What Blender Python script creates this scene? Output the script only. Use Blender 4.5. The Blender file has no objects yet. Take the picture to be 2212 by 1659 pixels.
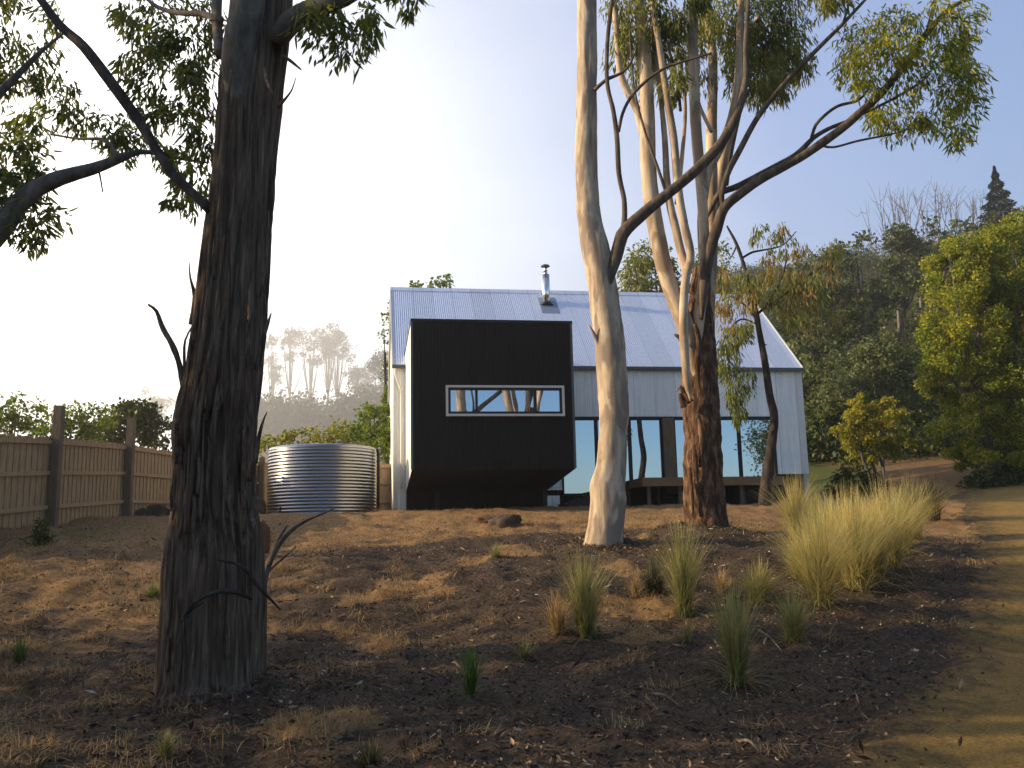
import bpy, math, numpy as np
from mathutils import Matrix
rng = np.random.default_rng(7)
sc = bpy.context.scene
COL = sc.collection
# ------------------------------------------------------------------ camera
W, H, F = 2212., 1659., 1934.7
PITCH, ROLL, EYE = .1649, .0209, 1.6
def basis():
    f = np.array([0, math.cos(PITCH), math.sin(PITCH)]); u0 = np.array([0, -math.sin(PITCH), math.cos(PITCH)]); r0 = np.array([1., 0, 0])
    return math.cos(ROLL)*r0-math.sin(ROLL)*u0, math.sin(ROLL)*r0+math.cos(ROLL)*u0, f
RT, UP, FW = basis()
CAM = np.array([0, 0, EYE])
def ray(px, py): return FW+RT*(px-W/2)/F-UP*(py-H/2)/F
def at(px, py, Y):
    d = ray(px, py); return CAM+d*(Y/d[1])
def mpp(P): return float((np.asarray(P)-CAM)@FW)/F          # metres per reference pixel at P
cam = bpy.data.cameras.new('camera'); camo = bpy.data.objects.new('camera', cam); COL.objects.link(camo)
cam.sensor_width = 36; cam.lens = F/W*36; cam.clip_end = 3000; cam.clip_start = .1
mw = Matrix.Identity(4)
for i in range(3): mw[i][0], mw[i][1], mw[i][2], mw[i][3] = RT[i], UP[i], -FW[i], CAM[i]
camo.matrix_world = mw; sc.camera = camo
# ------------------------------------------------------------------ noise
def _h(ix, iy, iz, s):
    n = (ix*374761393+iy*668265263+iz*2147483647+s*1274126177) & 0xffffffff
    n = ((n ^ (n >> 13))*1274126177) & 0xffffffff
    return ((n ^ (n >> 16)) & 0xffffff)/float(0xffffff)
def vn(P, s=0):
    P = np.asarray(P, float); i = np.floor(P).astype(np.int64); f = P-i; f = f*f*(3-2*f)
    o = 0
    for a in (0, 1):
        for b in (0, 1):
            for c in (0, 1):
                o = o+_h(i[..., 0]+a, i[..., 1]+b, i[..., 2]+c, s)*(f[..., 0] if a else 1-f[..., 0])*(f[..., 1] if b else 1-f[..., 1])*(f[..., 2] if c else 1-f[..., 2])
    return o
def fbm(P, s=0, o=4):
    t = 0; a = .5; P = np.asarray(P, float)
    for k in range(o): t = t+a*vn(P*2**k, s+k); a *= .5
    return t
def sstep(a, b, x):
    t = np.clip((x-a)/(b-a), 0, 1); return t*t*(3-2*t)
# ------------------------------------------------------------------ terrain
PY = [-60, -10, 0, 5, 8, 10, 12, 14, 17, 22, 28, 34, 60, 200, 1500]
PZ = [-4, -.5, 0, .2, .33, .60, 1.0, 1.33, 1.60, 1.98, 2.34, 2.5, 2.9, 5, 12]
def G(x, y):
    x = np.asarray(x, float); y = np.asarray(y, float)
    z = np.interp(y, PY, PZ)
    z = z-.28*sstep(3.5, 8, x)*sstep(6, 12, y)*sstep(26, 18, y)-.12*sstep(2.5, 6, x)*sstep(3, 9, y)*sstep(14, 9, y)
    z = z+.25*sstep(-3, -10, x)*sstep(5, 14, y)*sstep(30, 20, y)
    t = np.maximum(0, (y-38)+.6*(x-8))*sstep(0, 16, x)
    z = z+.10*t+.0016*np.minimum(t, 130)**2*1.0
    z = z+125*np.exp(-((x+160)/(200+80*(x > -160)))**2-((y-980)/320)**2)*sstep(260, 600, y)
    return z
def drop(px, py, y0=3., y1=60.):
    ys = np.linspace(y0, y1, 4000); d = ray(px, py); P = CAM+d*(ys/d[1])[:, None]
    k = np.where(P[:, 2] <= G(P[:, 0], P[:, 1]))[0]
    p = P[k[0]] if len(k) else P[-1]
    return np.array([p[0], p[1], float(G(p[0], p[1]))])
# ------------------------------------------------------------------ mesh helpers
def build(name, parts, mat, parent=None, smooth=True, attr=None):
    """parts: list of (verts Nx3, [face arrays])"""
    V = []; faces = []; off = 0
    for v, fs in parts:
        v = np.asarray(v, np.float32).reshape(-1, 3); V.append(v)
        for f in fs:
            f = np.asarray(f, np.int32)
            if f.size: faces.append(f+off)
        off += len(v)
    V = np.concatenate(V) if V else np.zeros((0, 3), np.float32)
    me = bpy.data.meshes.new(name); me.vertices.add(len(V)); me.vertices.foreach_set('co', V.ravel())
    li = np.concatenate([f.ravel() for f in faces]); tot = np.concatenate([np.full(len(f), f.shape[1], np.int32) for f in faces])
    st = np.concatenate([[0], np.cumsum(tot)[:-1]]).astype(np.int32)
    me.loops.add(len(li)); me.loops.foreach_set('vertex_index', li.astype(np.int32))
    me.polygons.add(len(tot)); me.polygons.foreach_set('loop_start', st); me.polygons.foreach_set('loop_total', tot)
    me.polygons.foreach_set('use_smooth', np.full(len(tot), bool(smooth)))
    if attr is not None:
        for k, a in attr.items():
            A = me.attributes.new(k, 'FLOAT', 'POINT'); A.data.foreach_set('value', np.asarray(a, np.float32))
    me.update(calc_edges=True)
    if mat: me.materials.append(mat)
    o = bpy.data.objects.new(name, me); COL.objects.link(o)
    if parent: o.parent = parent
    return o
def thing(name, label, cat, loc=(0, 0, 0), group=None, rz=0):
    o = bpy.data.objects.new(name, None); COL.objects.link(o); o.location = tuple(float(c) for c in loc); o.rotation_euler = (0, 0, rz)
    o.empty_display_size = .2
    tag(o, label, cat, group); return o
def tag(o, label, cat, group=None):
    o['label'] = label; o['category'] = cat
    if group: o['group'] = group
    return o
def loc(parts, root):
    L = np.array(root.location); return [(np.asarray(v)-L, f) for v, f in parts]
BF = np.array([[0, 3, 2, 1], [4, 5, 6, 7], [0, 1, 5, 4], [1, 2, 6, 5], [2, 3, 7, 6], [3, 0, 4, 7]])
def box(x0, x1, y0, y1, z0, z1):
    return (np.array([[x0, y0, z0], [x1, y0, z0], [x1, y1, z0], [x0, y1, z0], [x0, y0, z1], [x1, y0, z1], [x1, y1, z1], [x0, y1, z1]], float), [BF])
def cyl(c, r0, r1, z0, z1, n=20):
    a = np.arange(n)*2*math.pi/n; r = np.stack([np.cos(a), np.sin(a), 0*a], 1)
    v = np.concatenate([np.array(c)+r*r0+[0, 0, z0], np.array(c)+r*r1+[0, 0, z1]])
    i = np.arange(n); j = (i+1) % n
    return (v, [np.stack([i, j, j+n, i+n], 1), np.arange(n)[::-1][None], (np.arange(n)+n)[None]])
def lathe(prof, n=64):
    prof = np.array(prof); a = np.arange(n)*2*math.pi/n; m = len(prof)
    v = np.stack([prof[:, 0][:, None]*np.cos(a), prof[:, 0][:, None]*np.sin(a), np.repeat(prof[:, 1][:, None], n, 1)], -1).reshape(-1, 3)
    i = np.arange(m-1)[:, None]*n; j = np.arange(n)[None]; k = (j+1) % n
    return (v, [np.stack([i+j, i+k, i+n+k, i+n+j], -1).reshape(-1, 4)])
def spline(P, step):
    P = np.asarray(P, float); Q = np.concatenate([[2*P[0]-P[1]], P, [2*P[-1]-P[-2]]]); out = []
    for i in range(len(P)-1):
        a, b, c, d = Q[i:i+4]; n = max(2, int(np.linalg.norm((c-b)[:3])/step)); t = np.linspace(0, 1, n, endpoint=False)[:, None]
        out.append(.5*((2*b)+(-a+c)*t+(2*a-5*b+4*c-d)*t**2+(-a+3*b-3*c+d)*t**3))
    return np.concatenate(out+[P[-1:]])
def tube(P, R, n=12, step=.25, ridge=None, seed=0, wob=0., capend=True):
    S = spline(np.concatenate([np.asarray(P, float), np.asarray(R, float)[:, None]], 1), step); C = S[:, :3]; r = np.maximum(S[:, 3], .002)
    T = np.gradient(C, axis=0); T /= np.linalg.norm(T, axis=1)[:, None]
    ref = np.array([0, 1., 0]) if abs(T[:, 1]).mean() < .8 else np.array([1., 0, 0])
    U = np.cross(ref, T); U /= np.linalg.norm(U, axis=1)[:, None]; Vv = np.cross(T, U)
    a = np.arange(n)*2*math.pi/n
    D = np.cos(a)[None, :, None]*U[:, None]+np.sin(a)[None, :, None]*Vv[:, None]
    rr = np.repeat(r[:, None], n, 1)
    if wob:
        q = C[:, None]+D*rr[..., None]; rr = rr*(1+wob*(fbm(q*2.2/max(r.mean()*6, .2), seed+3, 3)-.47)*2)
    if ridge:
        amp, fr, fz = ridge; s = np.arange(len(C))*step
        q = np.stack([np.cos(a)[None]*fr+0*s[:, None], np.sin(a)[None]*fr+0*s[:, None], s[:, None]*fz+0*a[None]], -1)
        nz = fbm(q, seed, 4); rr = rr+amp*(1-2*np.abs(nz-.47)*3.2)*np.minimum(1, rr/.2)
    v = (C[:, None]+D*rr[..., None]).reshape(-1, 3); m = len(C)
    i = np.arange(m-1)[:, None]*n; j = np.arange(n)[None]; k = (j+1) % n
    fs = [np.stack([i+j, i+k, i+n+k, i+n+j], -1).reshape(-1, 4)]
    if capend: fs += [np.arange(n)[::-1][None], (np.arange(n)+(m-1)*n)[None]]
    return (v, fs)
def unit(v): return v/np.maximum(np.linalg.norm(v, axis=-1, keepdims=True), 1e-9)
def leaves(C, D, ln, wd, curve=.25, fine=True):
    n = len(C); D = unit(D); S = unit(np.cross(D, rng.normal(size=(n, 3)))); B = np.cross(D, S)
    ln = np.broadcast_to(np.asarray(ln, float), n)[:, None]; wd = np.broadcast_to(np.asarray(wd, float), n)[:, None]
    if not fine:
        v = np.stack([C, C+D*ln*.45+S*wd+B*wd*.4, C+D*ln, C+D*ln*.45-S*wd+B*wd*.4], 1)
        return (v.reshape(-1, 3), [np.arange(n*4).reshape(-1, 4)])
    cv = B*ln*curve
    p = lambda t, w: C+D*ln*t+cv*t*t+S*wd*w
    v = np.stack([p(0, 0), p(.3, 1), p(.3, -1), p(.68, .75), p(.68, -.75), p(1, 0)], 1).reshape(-1, 3)
    b = np.arange(n)[:, None]*6
    return (v, [np.concatenate([b+[[0, 2, 1]], b+[[3, 4, 5]]]), b+[[1, 2, 4, 3]]])
def sphere_dirs(n): return unit(rng.normal(size=(n, 3)))
def crown(clumps, dens, ln, wd, droop=.5, sub=.3, subn=10, fine=False, shell=.45, jit=.35):
    """clumps: (centre, (rx,ry,rz)); leaves gathered in sprays spread through each ellipsoid"""
    out = []
    for c, r in clumps:
        c = np.asarray(c); r = np.asarray(r, float); k = max(4, int(subn*(.6+.8*rng.random()))); d = sphere_dirs(k)
        rad = shell+(1-shell)*rng.random((k, 1))**.6; sc_ = c+d*rad*r
        n = max(8, int(dens*(4.5 if fine else 6.5)*(r[0]*r[2]+r[0]*r[1]+r[1]*r[2])/3/(ln*wd))); which = rng.integers(0, k, n)
        g = rng.normal(size=(n, 3)); g = g/np.maximum(1, np.linalg.norm(g, axis=1)[:, None]/1.8)
        P = sc_[which]+g*sub*r*(.6+.8*rng.random((k, 1)))[which]
        dd = unit(sphere_dirs(n)*(1-droop)+np.array([0, 0, -1.])*droop+unit(P-c)*.25)
        out.append(leaves(P, dd, ln*(1+jit*rng.normal(size=n)).clip(.5, 1.6), wd*(1+jit*rng.normal(size=n)).clip(.5, 1.6), fine=fine))
    return out
# ------------------------------------------------------------------ materials
class N:
    def __init__(s, name):
        s.m = bpy.data.materials.new(name); s.m.use_nodes = True; s.t = s.m.node_tree; s.b = s.t.nodes['Principled BSDF']; s.out = s.t.nodes['Material Output']
    def n(s, t, **k):
        x = s.t.nodes.new(t)
        for a, b in k.items():
            if a.startswith('i_'):
                q = a[2:]; x.inputs[int(q) if q.isdigit() else q.replace('_', ' ')].default_value = b
            else: setattr(x, a, b)
        return x
    def l(s, a, b): s.t.links.new(a, b)
    def coord(s, scale=(1, 1, 1), kind='Object'):
        c = s.n('ShaderNodeTexCoord'); m = s.n('ShaderNodeMapping'); m.inputs['Scale'].default_value = scale; s.l(c.outputs[kind], m.inputs['Vector']); return m.outputs[0]
    def noise(s, vec, scale, detail=4, rough=.6, dist=0):
        x = s.n('ShaderNodeTexNoise', i_Scale=scale, i_Detail=detail, i_Roughness=rough, i_Distortion=dist); s.l(vec, x.inputs['Vector']); return x.outputs['Fac']
    def ramp(s, fac, stops, interp='LINEAR'):
        r = s.n('ShaderNodeValToRGB'); cr = r.color_ramp; cr.interpolation = interp
        while len(cr.elements) < len(stops): cr.elements.new(.5)
        for e, (p, c) in zip(cr.elements, stops): e.position = p; e.color = (*c, 1) if len(c) == 3 else c
        s.l(fac, r.inputs[0]); return r.outputs[0]
    def mix(s, fac, a, b, mode='MIX'):
        x = s.n('ShaderNodeMix', data_type='RGBA', blend_type=mode)
        for sock, v in ((x.inputs[0], fac), (x.inputs[6], a), (x.inputs[7], b)):
            if hasattr(v, 'links'): s.l(v, sock)
            else: sock.default_value = v if not isinstance(v, tuple) else (*v, 1)
        return x.outputs[2]
    def bump(s, h, strength=.5, dist=.02):
        x = s.n('ShaderNodeBump', i_Strength=strength, i_Distance=dist); s.l(h, x.inputs['Height']); s.l(x.outputs[0], s.b.inputs['Normal'])
    def col(s, c):
        if hasattr(c, 'links'): s.l(c, s.b.inputs['Base Color'])
        else: s.b.inputs['Base Color'].default_value = (*c, 1)
    def p(s, **k):
        for a, v in k.items(): s.b.inputs[a.replace('_', ' ')].default_value = v
def G3(v): return (v, v, v)
def bark_mat(name, cols, stretch=.12, scale=9., bstr=.8, patch=None, bdist=.02):
    m = N(name); v = m.coord((1, 1, stretch)); f = m.noise(v, scale, 6, .65, .4)
    c = m.ramp(f, [(.28, cols[0]), (.47, cols[1]), (.62, cols[2]), (.78, cols[3])])
    if patch:
        v2 = m.coord((1, 1, .35)); f2 = m.noise(v2, patch[1], 3, .5, .6); f3 = m.ramp(f2, [(.49, G3(0)), (.56, G3(1))]); c = m.mix(f3, c, patch[0])
    m.col(c); m.p(Roughness=.9, Specular_IOR_Level=.15); m.bump(f, bstr, bdist); return m.m
def leaf_mat(name, a, b, c, tr=.35, rough=.45):
    m = N(name); g = m.n('ShaderNodeNewGeometry'); v = m.coord(); f = m.noise(v, .9, 2)
    x = m.n('ShaderNodeMath', operation='MULTIPLY_ADD', i_1=.6); m.l(g.outputs['Random Per Island'], x.inputs[0])
    y = m.n('ShaderNodeMath', operation='MULTIPLY_ADD', i_1=.8, i_2=-.2); m.l(f, y.inputs[0]); m.l(y.outputs[0], x.inputs[2])
    c_ = m.ramp(x.outputs[0], [(.2, a), (.5, b), (.82, c)]); m.col(c_); m.p(Roughness=rough, Specular_IOR_Level=.18)
    t = m.n('ShaderNodeBsdfTranslucent'); m.l(m.mix(1., c_, (1., .95, .45), 'MULTIPLY'), t.inputs['Color'])
    s = m.n('ShaderNodeMixShader', i_Fac=tr); m.l(m.b.outputs[0], s.inputs[1]); m.l(t.outputs[0], s.inputs[2]); m.l(s.outputs[0], m.out.inputs['Surface'])
    return m.m
def plain(name, c, rough=.6, metal=0, spec=.5, var=.25, scale=6., stretch=(1, 1, 1), bstr=.1):
    m = N(name); f = m.noise(m.coord(stretch), scale, 5, .65); k = m.ramp(f, [(.25, tuple(x*(1-var) for x in c)), (.75, tuple(min(1, x*(1+var)) for x in c))])
    m.col(k); m.p(Roughness=rough, Metallic=metal, Specular_IOR_Level=spec)
    if bstr: m.bump(f, bstr, .01)
    return m.m
M = {}
M['bark_dark'] = bark_mat('fibrous_bark', [(.024, .016, .011), (.105, .073, .05), (.20, .145, .105), (.34, .265, .2)], .045, 26, 1.0, bdist=.05)
M['bark_limb'] = bark_mat('grey_limb_bark', [(.05, .042, .036), (.11, .095, .08), (.17, .15, .13), (.24, .21, .18)], .3, 8, .4)
M['bark_pale'] = bark_mat('pale_gum_bark', [(.13, .09, .06), (.38, .30, .22), (.50, .415, .31), (.60, .52, .41)], .16, 6, .5, patch=((.24, .19, .15), 3.2))
M['bark_stem'] = bark_mat('smooth_stem_bark', [(.14, .09, .055), (.40, .31, .22), (.54, .45, .34), (.64, .56, .45)], .16, 5, .4, patch=((.26, .19, .13), 3.))
M['bark_red'] = bark_mat('scaly_red_bark', [(.012, .008, .006), (.075, .042, .026), (.20, .115, .065), (.40, .28, .175)], .35, 10, 1.0, bdist=.08)
M['bark_twig'] = bark_mat('dark_twig_bark', [(.012, .010, .009), (.035, .028, .024), (.06, .05, .042), (.1, .085, .07)], .3, 10, .5)
M['bark_brown'] = bark_mat('brown_limb_bark', [(.035, .025, .018), (.085, .064, .048), (.14, .11, .085), (.22, .18, .145)], .25, 9, .5)
M['bark_far'] = bark_mat('plain_bark', [(.05, .04, .03), (.10, .085, .07), (.16, .14, .12), (.22, .2, .17)], .2, 5, .3)
M['leaf_gum'] = leaf_mat('gum_leaf', (.055, .085, .028), (.11, .15, .04), (.25, .25, .05), .55)
M['leaf_olive'] = leaf_mat('olive_gum_leaf', (.10, .13, .04), (.18, .21, .06), (.32, .31, .085), .55)
M['leaf_rust'] = leaf_mat('rusty_young_leaf', (.14, .14, .045), (.27, .23, .075), (.38, .24, .12), .5)
M['leaf_yellow'] = leaf_mat('yellow_green_leaf', (.085, .13, .014), (.20, .255, .024), (.45, .37, .035), .45)
M['leaf_gold'] = leaf_mat('golden_shrub_leaf', (.13, .16, .02), (.28, .28, .03), (.48, .38, .045), .45)
M['leaf_dark'] = leaf_mat('dark_evergreen_leaf', (.024, .042, .011), (.052, .076, .018), (.12, .13, .03), .32)
M['leaf_mid'] = leaf_mat('grey_green_leaf', (.07, .095, .042), (.125, .155, .065), (.20, .22, .085), .38)
M['leaf_lime'] = leaf_mat('bright_shrub_leaf', (.07, .13, .02), (.14, .22, .03), (.26, .30, .04), .45)
M['leaf_mist'] = leaf_mat('far_gum_leaf', (.02, .03, .014), (.035, .048, .02), (.05, .065, .03), .3)
M['leaf_conifer'] = leaf_mat('conifer_needle', (.014, .026, .016), (.028, .045, .026), (.045, .062, .035), .15)
# metal and painted surfaces
def sheet_metal(name, c, rough, metal):
    m = N(name); tc = m.n('ShaderNodeTexCoord'); sx = m.n('ShaderNodeSeparateXYZ'); m.l(tc.outputs['Object'], sx.inputs[0])
    d = m.n('ShaderNodeMath', operation='DIVIDE', i_1=.762); m.l(sx.outputs[0], d.inputs[0]); fl = m.n('ShaderNodeMath', operation='FLOOR'); m.l(d.outputs[0], fl.inputs[0])
    wn = m.n('ShaderNodeTexWhiteNoise', noise_dimensions='1D'); m.l(fl.outputs[0], wn.inputs['W'])
    a = m.ramp(wn.outputs['Value'], [(0, G3(.92)), (1, G3(1.06))]); b = m.ramp(m.noise(m.coord((5, 5, .25)), 2.2, 6, .7), [(.3, G3(.84)), (.7, G3(1.1))])
    fr = m.n('ShaderNodeMath', operation='FRACT'); m.l(d.outputs[0], fr.inputs[0]); lap = m.ramp(fr.outputs[0], [(0, G3(.72)), (.035, G3(.75)), (.05, G3(1))])
    m.col(m.mix(1., m.mix(1., m.mix(1., c, a, 'MULTIPLY'), b, 'MULTIPLY'), lap, 'MULTIPLY')); m.p(Roughness=rough, Metallic=metal); return m.m
M['zinc_roof'] = sheet_metal('zinc_roofing', (.62, .69, .82), .42, .45); M['zinc_wall'] = sheet_metal('zinc_wall_sheet', (.86, .86, .83), .5, .12)
M['zinc_plain'] = plain('zinc_trim', (.50, .56, .70), .42, .45, .5, .07, 1.3, (1, .3, .3), 0)
M['zinc_fold'] = plain('zinc_fold', (.72, .72, .70), .5, .15, .5, .08, 1.0, (1, 1, .3), 0)
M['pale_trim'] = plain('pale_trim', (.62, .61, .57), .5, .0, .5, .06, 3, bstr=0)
M['black_clad'] = plain('black_cladding', (.0055, .0053, .005), .65, 0, .14, .15, 4, (4, 4, .4), 0)
M['dark_frame'] = plain('dark_frame', (.012, .012, .013), .5, 0, .3, .1, 5, bstr=0)
M['white_frame'] = plain('window_trim', (.55, .53, .49), .5, 0, .5, .06, 5, bstr=0)
M['gutter'] = plain('gutter_paint', (.075, .085, .09), .4, .3, .5, .1, 4, bstr=0)
M['steel'] = plain('stainless_flue', (.75, .75, .74), .16, 1, .5, .05, 2, bstr=0)
M['flash'] = plain('lead_flashing', (.20, .25, .36), .5, .3, .5, .1, 4, bstr=0)
M['tank'] = plain('galvanised_tank', (.25, .262, .285), .32, 1, .5, .12, 1.6, (1, 1, 3), 0)
M['timber'] = plain('deck_timber', (.20, .115, .055), .7, 0, .3, .35, 6, (1, 8, 8), .3)
M['fence'] = plain('weathered_paling', (.37, .25, .135), .85, 0, .2, .45, 7, (6, 6, .5), .4)
M['post'] = plain('fence_post_timber', (.15, .11, .07), .85, 0, .2, .4, 8, (5, 5, .5), .4)
M['concrete'] = plain('concrete', (.36, .35, .33), .85, 0, .3, .15, 5, bstr=.2)
M['rock'] = plain('field_stone', (.055, .04, .028), .9, 0, .3, .55, 5, bstr=.8)
M['rust_rock'] = plain('rusty_stone', (.13, .055, .026), .9, 0, .3, .5, 6, bstr=.8)
def glass_mat():
    m = N('reflective_glass'); m.col((.012, .014, .016)); m.p(Roughness=.03, Specular_IOR_Level=.5)
    g = m.n('ShaderNodeBsdfGlossy', i_Roughness=.012); g.inputs['Color'].default_value = (.82, .9, 1., 1)
    s = m.n('ShaderNodeMixShader', i_Fac=.52); m.l(m.b.outputs[0], s.inputs[1]); m.l(g.outputs[0], s.inputs[2]); m.l(s.outputs[0], m.out.inputs['Surface'])
    return m.m
M['glass'] = glass_mat()
def ground_mat():
    m = N('garden_ground'); v = m.coord()
    hl = m.n('ShaderNodeAttribute', attribute_name='hill'); a = m.n('ShaderNodeAttribute', attribute_name='straw'); d = m.n('ShaderNodeAttribute', attribute_name='turf')
    f = m.noise(v, 26, 8, .7, .5); f2 = m.noise(v, 4.5, 8, .72)
    mul = m.ramp(f, [(.25, (.015, .011, .008)), (.45, (.056, .040, .027)), (.6, (.112, .078, .05)), (.8, (.23, .165, .11))])
    st = m.ramp(m.noise(m.coord((1, 1.0, 1)), 40, 6, .75, .8), [(.25, (.09, .05, .024)), (.5, (.24, .145, .066)), (.75, (.44, .29, .14))])
    tf = m.ramp(f, [(.25, (.02, .03, .01)), (.5, (.07, .085, .02)), (.8, (.16, .15, .05))])
    x = m.n('ShaderNodeMath', operation='MULTIPLY_ADD', i_1=1.1, i_2=-.55); m.l(f2, x.inputs[0])
    def thr(sock):
        y = m.n('ShaderNodeMath', operation='ADD'); m.l(sock, y.inputs[0]); m.l(x.outputs[0], y.inputs[1]); return m.ramp(y.outputs[0], [(.3, G3(0)), (.7, G3(1))])
    c = m.mix(thr(a.outputs['Fac']), mul, st); c = m.mix(thr(d.outputs['Fac']), c, tf); c = m.mix(hl.outputs['Fac'], c, m.ramp(f2, [(.3, (.012, .014, .007)), (.7, (.05, .045, .02))]))
    m.col(c); m.p(Roughness=.95, Specular_IOR_Level=.1); m.bump(f, .9, .04); return m.m
def drive_mat():
    m = N('gravel_drive'); v = m.coord(); f = m.noise(v, 45, 8, .75); f2 = m.noise(v, 1.1, 4, .6, .4)
    a = m.ramp(f, [(.25, (.06, .037, .012)), (.5, (.30, .185, .062)), (.8, (.52, .36, .15))])
    b = m.ramp(f, [(.25, (.045, .032, .009)), (.5, (.25, .17, .045)), (.8, (.46, .35, .14))])
    e = m.n('ShaderNodeAttribute', attribute_name='edge'); x = m.n('ShaderNodeMath', operation='MULTIPLY_ADD', i_1=1.3, i_2=-.65); m.l(m.noise(v, 5, 7, .75), x.inputs[0])
    y = m.n('ShaderNodeMath', operation='ADD'); m.l(e.outputs['Fac'], y.inputs[0]); m.l(x.outputs[0], y.inputs[1])
    mul = m.ramp(m.noise(v, 26, 8, .7, .5), [(.25, (.015, .011, .008)), (.45, (.056, .040, .027)), (.6, (.112, .078, .05)), (.8, (.23, .165, .11))])
    c = m.mix(m.ramp(f2, [(.4, G3(0)), (.62, G3(1))]), a, b); c = m.mix(m.ramp(y.outputs[0], [(.62, G3(0)), (1., G3(1))]), c, mul)
    m.col(c); m.p(Roughness=.95, Specular_IOR_Level=.1); m.bump(f, .9, .04); return m.m
def blade_mat(name, lo, hi, tr=.4):
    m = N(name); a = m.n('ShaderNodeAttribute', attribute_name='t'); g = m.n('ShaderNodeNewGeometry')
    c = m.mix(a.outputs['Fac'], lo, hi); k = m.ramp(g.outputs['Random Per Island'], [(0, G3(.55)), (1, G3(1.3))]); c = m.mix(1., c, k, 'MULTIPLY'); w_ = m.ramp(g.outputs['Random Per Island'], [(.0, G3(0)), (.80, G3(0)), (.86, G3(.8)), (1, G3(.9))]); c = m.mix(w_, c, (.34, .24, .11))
    m.col(c); m.p(Roughness=.6, Specular_IOR_Level=.2)
    t = m.n('ShaderNodeBsdfTranslucent'); m.l(c, t.inputs['Color'])
    s = m.n('ShaderNodeMixShader', i_Fac=tr); m.l(m.b.outputs[0], s.inputs[1]); m.l(t.outputs[0], s.inputs[2]); m.l(s.outputs[0], m.out.inputs['Surface']); return m.m
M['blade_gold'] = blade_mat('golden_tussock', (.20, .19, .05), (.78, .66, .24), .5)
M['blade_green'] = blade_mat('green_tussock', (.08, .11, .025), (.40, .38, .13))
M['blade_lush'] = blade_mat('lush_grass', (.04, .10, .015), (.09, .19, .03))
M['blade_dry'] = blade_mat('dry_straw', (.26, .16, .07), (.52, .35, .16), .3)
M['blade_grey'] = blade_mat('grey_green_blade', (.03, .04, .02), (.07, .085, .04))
# ------------------------------------------------------------------ ground
def axis(lo, hi, step, far_lo, far_hi, g=1.13):
    a = list(np.arange(lo, hi+1e-6, step)); s = step
    while a[-1] < far_hi: s *= g; a.append(a[-1]+s)
    s = step
    while a[0] > far_lo: s *= g; a.insert(0, a[0]-s)
    return np.array(a)
def road_c(y): return np.interp(y, [-8, 0, 5.5, 6.9, 9, 12.4, 15.8, 18.3, 21.9, 27.7, 33, 40], [-4., 1.1, 4.0, 4.85, 6.2, 8.2, 10.2, 11.6, 13.2, 16.6, 20.5, 28.])
def road_w(y): return np.interp(y, [0, 6, 14, 24, 30, 36], [2.1, 2.2, 2.2, 2.6, 4.6, 6.0])
def micro(x, y):
    near = sstep(60, 20, y)*sstep(45, 20, np.abs(x)); P = np.stack([x, y, 0*x], -1)
    on = 1-sstep(.2, 1., (road_w(y)+.3-np.abs(x-road_c(y))))
    return near*((fbm(P*.7, 11, 3)-.47)*.30*(.3+.7*on)+(fbm(P*3.6, 12, 3)-.47)*.17*on+(vn(P*9., 14)-.5)*.05*on)
BASES = [drop(a, b_) for a, b_ in ((455, 1500), (1303, 1178), (1525, 1146))]
def GZ(x, y):
    x = np.asarray(x, float); y = np.asarray(y, float); z = G(x, y)+micro(x, y)
    for (bx_, by_, _), rr_ in zip(BASES, (.75, .6, .75)): z = z+.13*np.exp(-((x-bx_)**2+(y-by_)**2)/rr_**2)
    return z
xs = axis(-12, 13, .11, -850, 850); ys = axis(3.2, 31, .11, -70, 1400)
X, Y = np.meshgrid(xs, ys); Z = GZ(X, Y)
nx, ny = len(xs), len(ys); idx = np.arange(nx*ny).reshape(ny, nx)
fq = np.stack([idx[:-1, :-1], idx[:-1, 1:], idx[1:, 1:], idx[1:, :-1]], -1).reshape(-1, 4)
def straw_mask(x, y):
    P = np.stack([x, y, 0*x], -1)
    edge = 13.6+1.0*np.sin(x*.5)+np.interp(x, [-10, -5, -3, 0, 3, 6], [-4.1, -1.1, 2.2, 3.3, 3.2, 3.0])
    s = .82*sstep(edge-.8, edge+.8, y)*(1-.45*sstep(36, 40, y))+.06
    s = s*(1-.42*sstep(-1.5, -3.5, x)*sstep(17, 13, y))
    s = np.maximum(s, .52*sstep(-1.2, -3.0, x)*sstep(4.2, 6, y)*(.3+1.0*fbm(P*1.1, 21, 4)))
    s = np.maximum(s, .7*(fbm(P*.75, 23, 3) > .585)*(x < 2.4))
    return s
def turf_mask(x, y):
    t = .5*sstep(36, 42, y)+.35*sstep(36, 42, y)*(np.abs(x-14) < 3)-.5*np.exp(-((x-17.5-.55*(y-40))/1.6)**2)*sstep(38, 41, y)
    t = np.maximum(t, .5*np.exp(-((x+8.2)/1.2)**2-((y-17)/4.)**2))
    return np.maximum(t, .2*sstep(2.2, 3.2, x)*sstep(5, 9, y)*(np.abs(np.abs(x-road_c(y))-road_w(y)) < .5))
gr = build('ground', [(np.stack([X, Y, Z], -1).reshape(-1, 3), [fq])], ground_mat(), attr={'straw': straw_mask(X, Y).ravel(), 'turf': turf_mask(X, Y).ravel(), 'hill': sstep(5., 8.5, Z-.02*Y).ravel()})
gr['kind'] = 'structure'
ry = np.arange(-6, 37, .14); ru = np.linspace(-1, 1, 34)
RY, RU = np.meshgrid(ry, ru, indexing='ij'); ww = road_w(RY)*(1+.10*(fbm(np.stack([RY*.6, RU*0+np.sign(RU)*5, 0*RU], -1), 31, 3)-.47)*2); RX = road_c(RY)+RU*ww
RZ = GZ(RX, RY)+.014-.06*np.maximum(0, np.abs(RU)-.9)*10*.35
ix = np.arange(RX.size).reshape(RX.shape)
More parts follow.
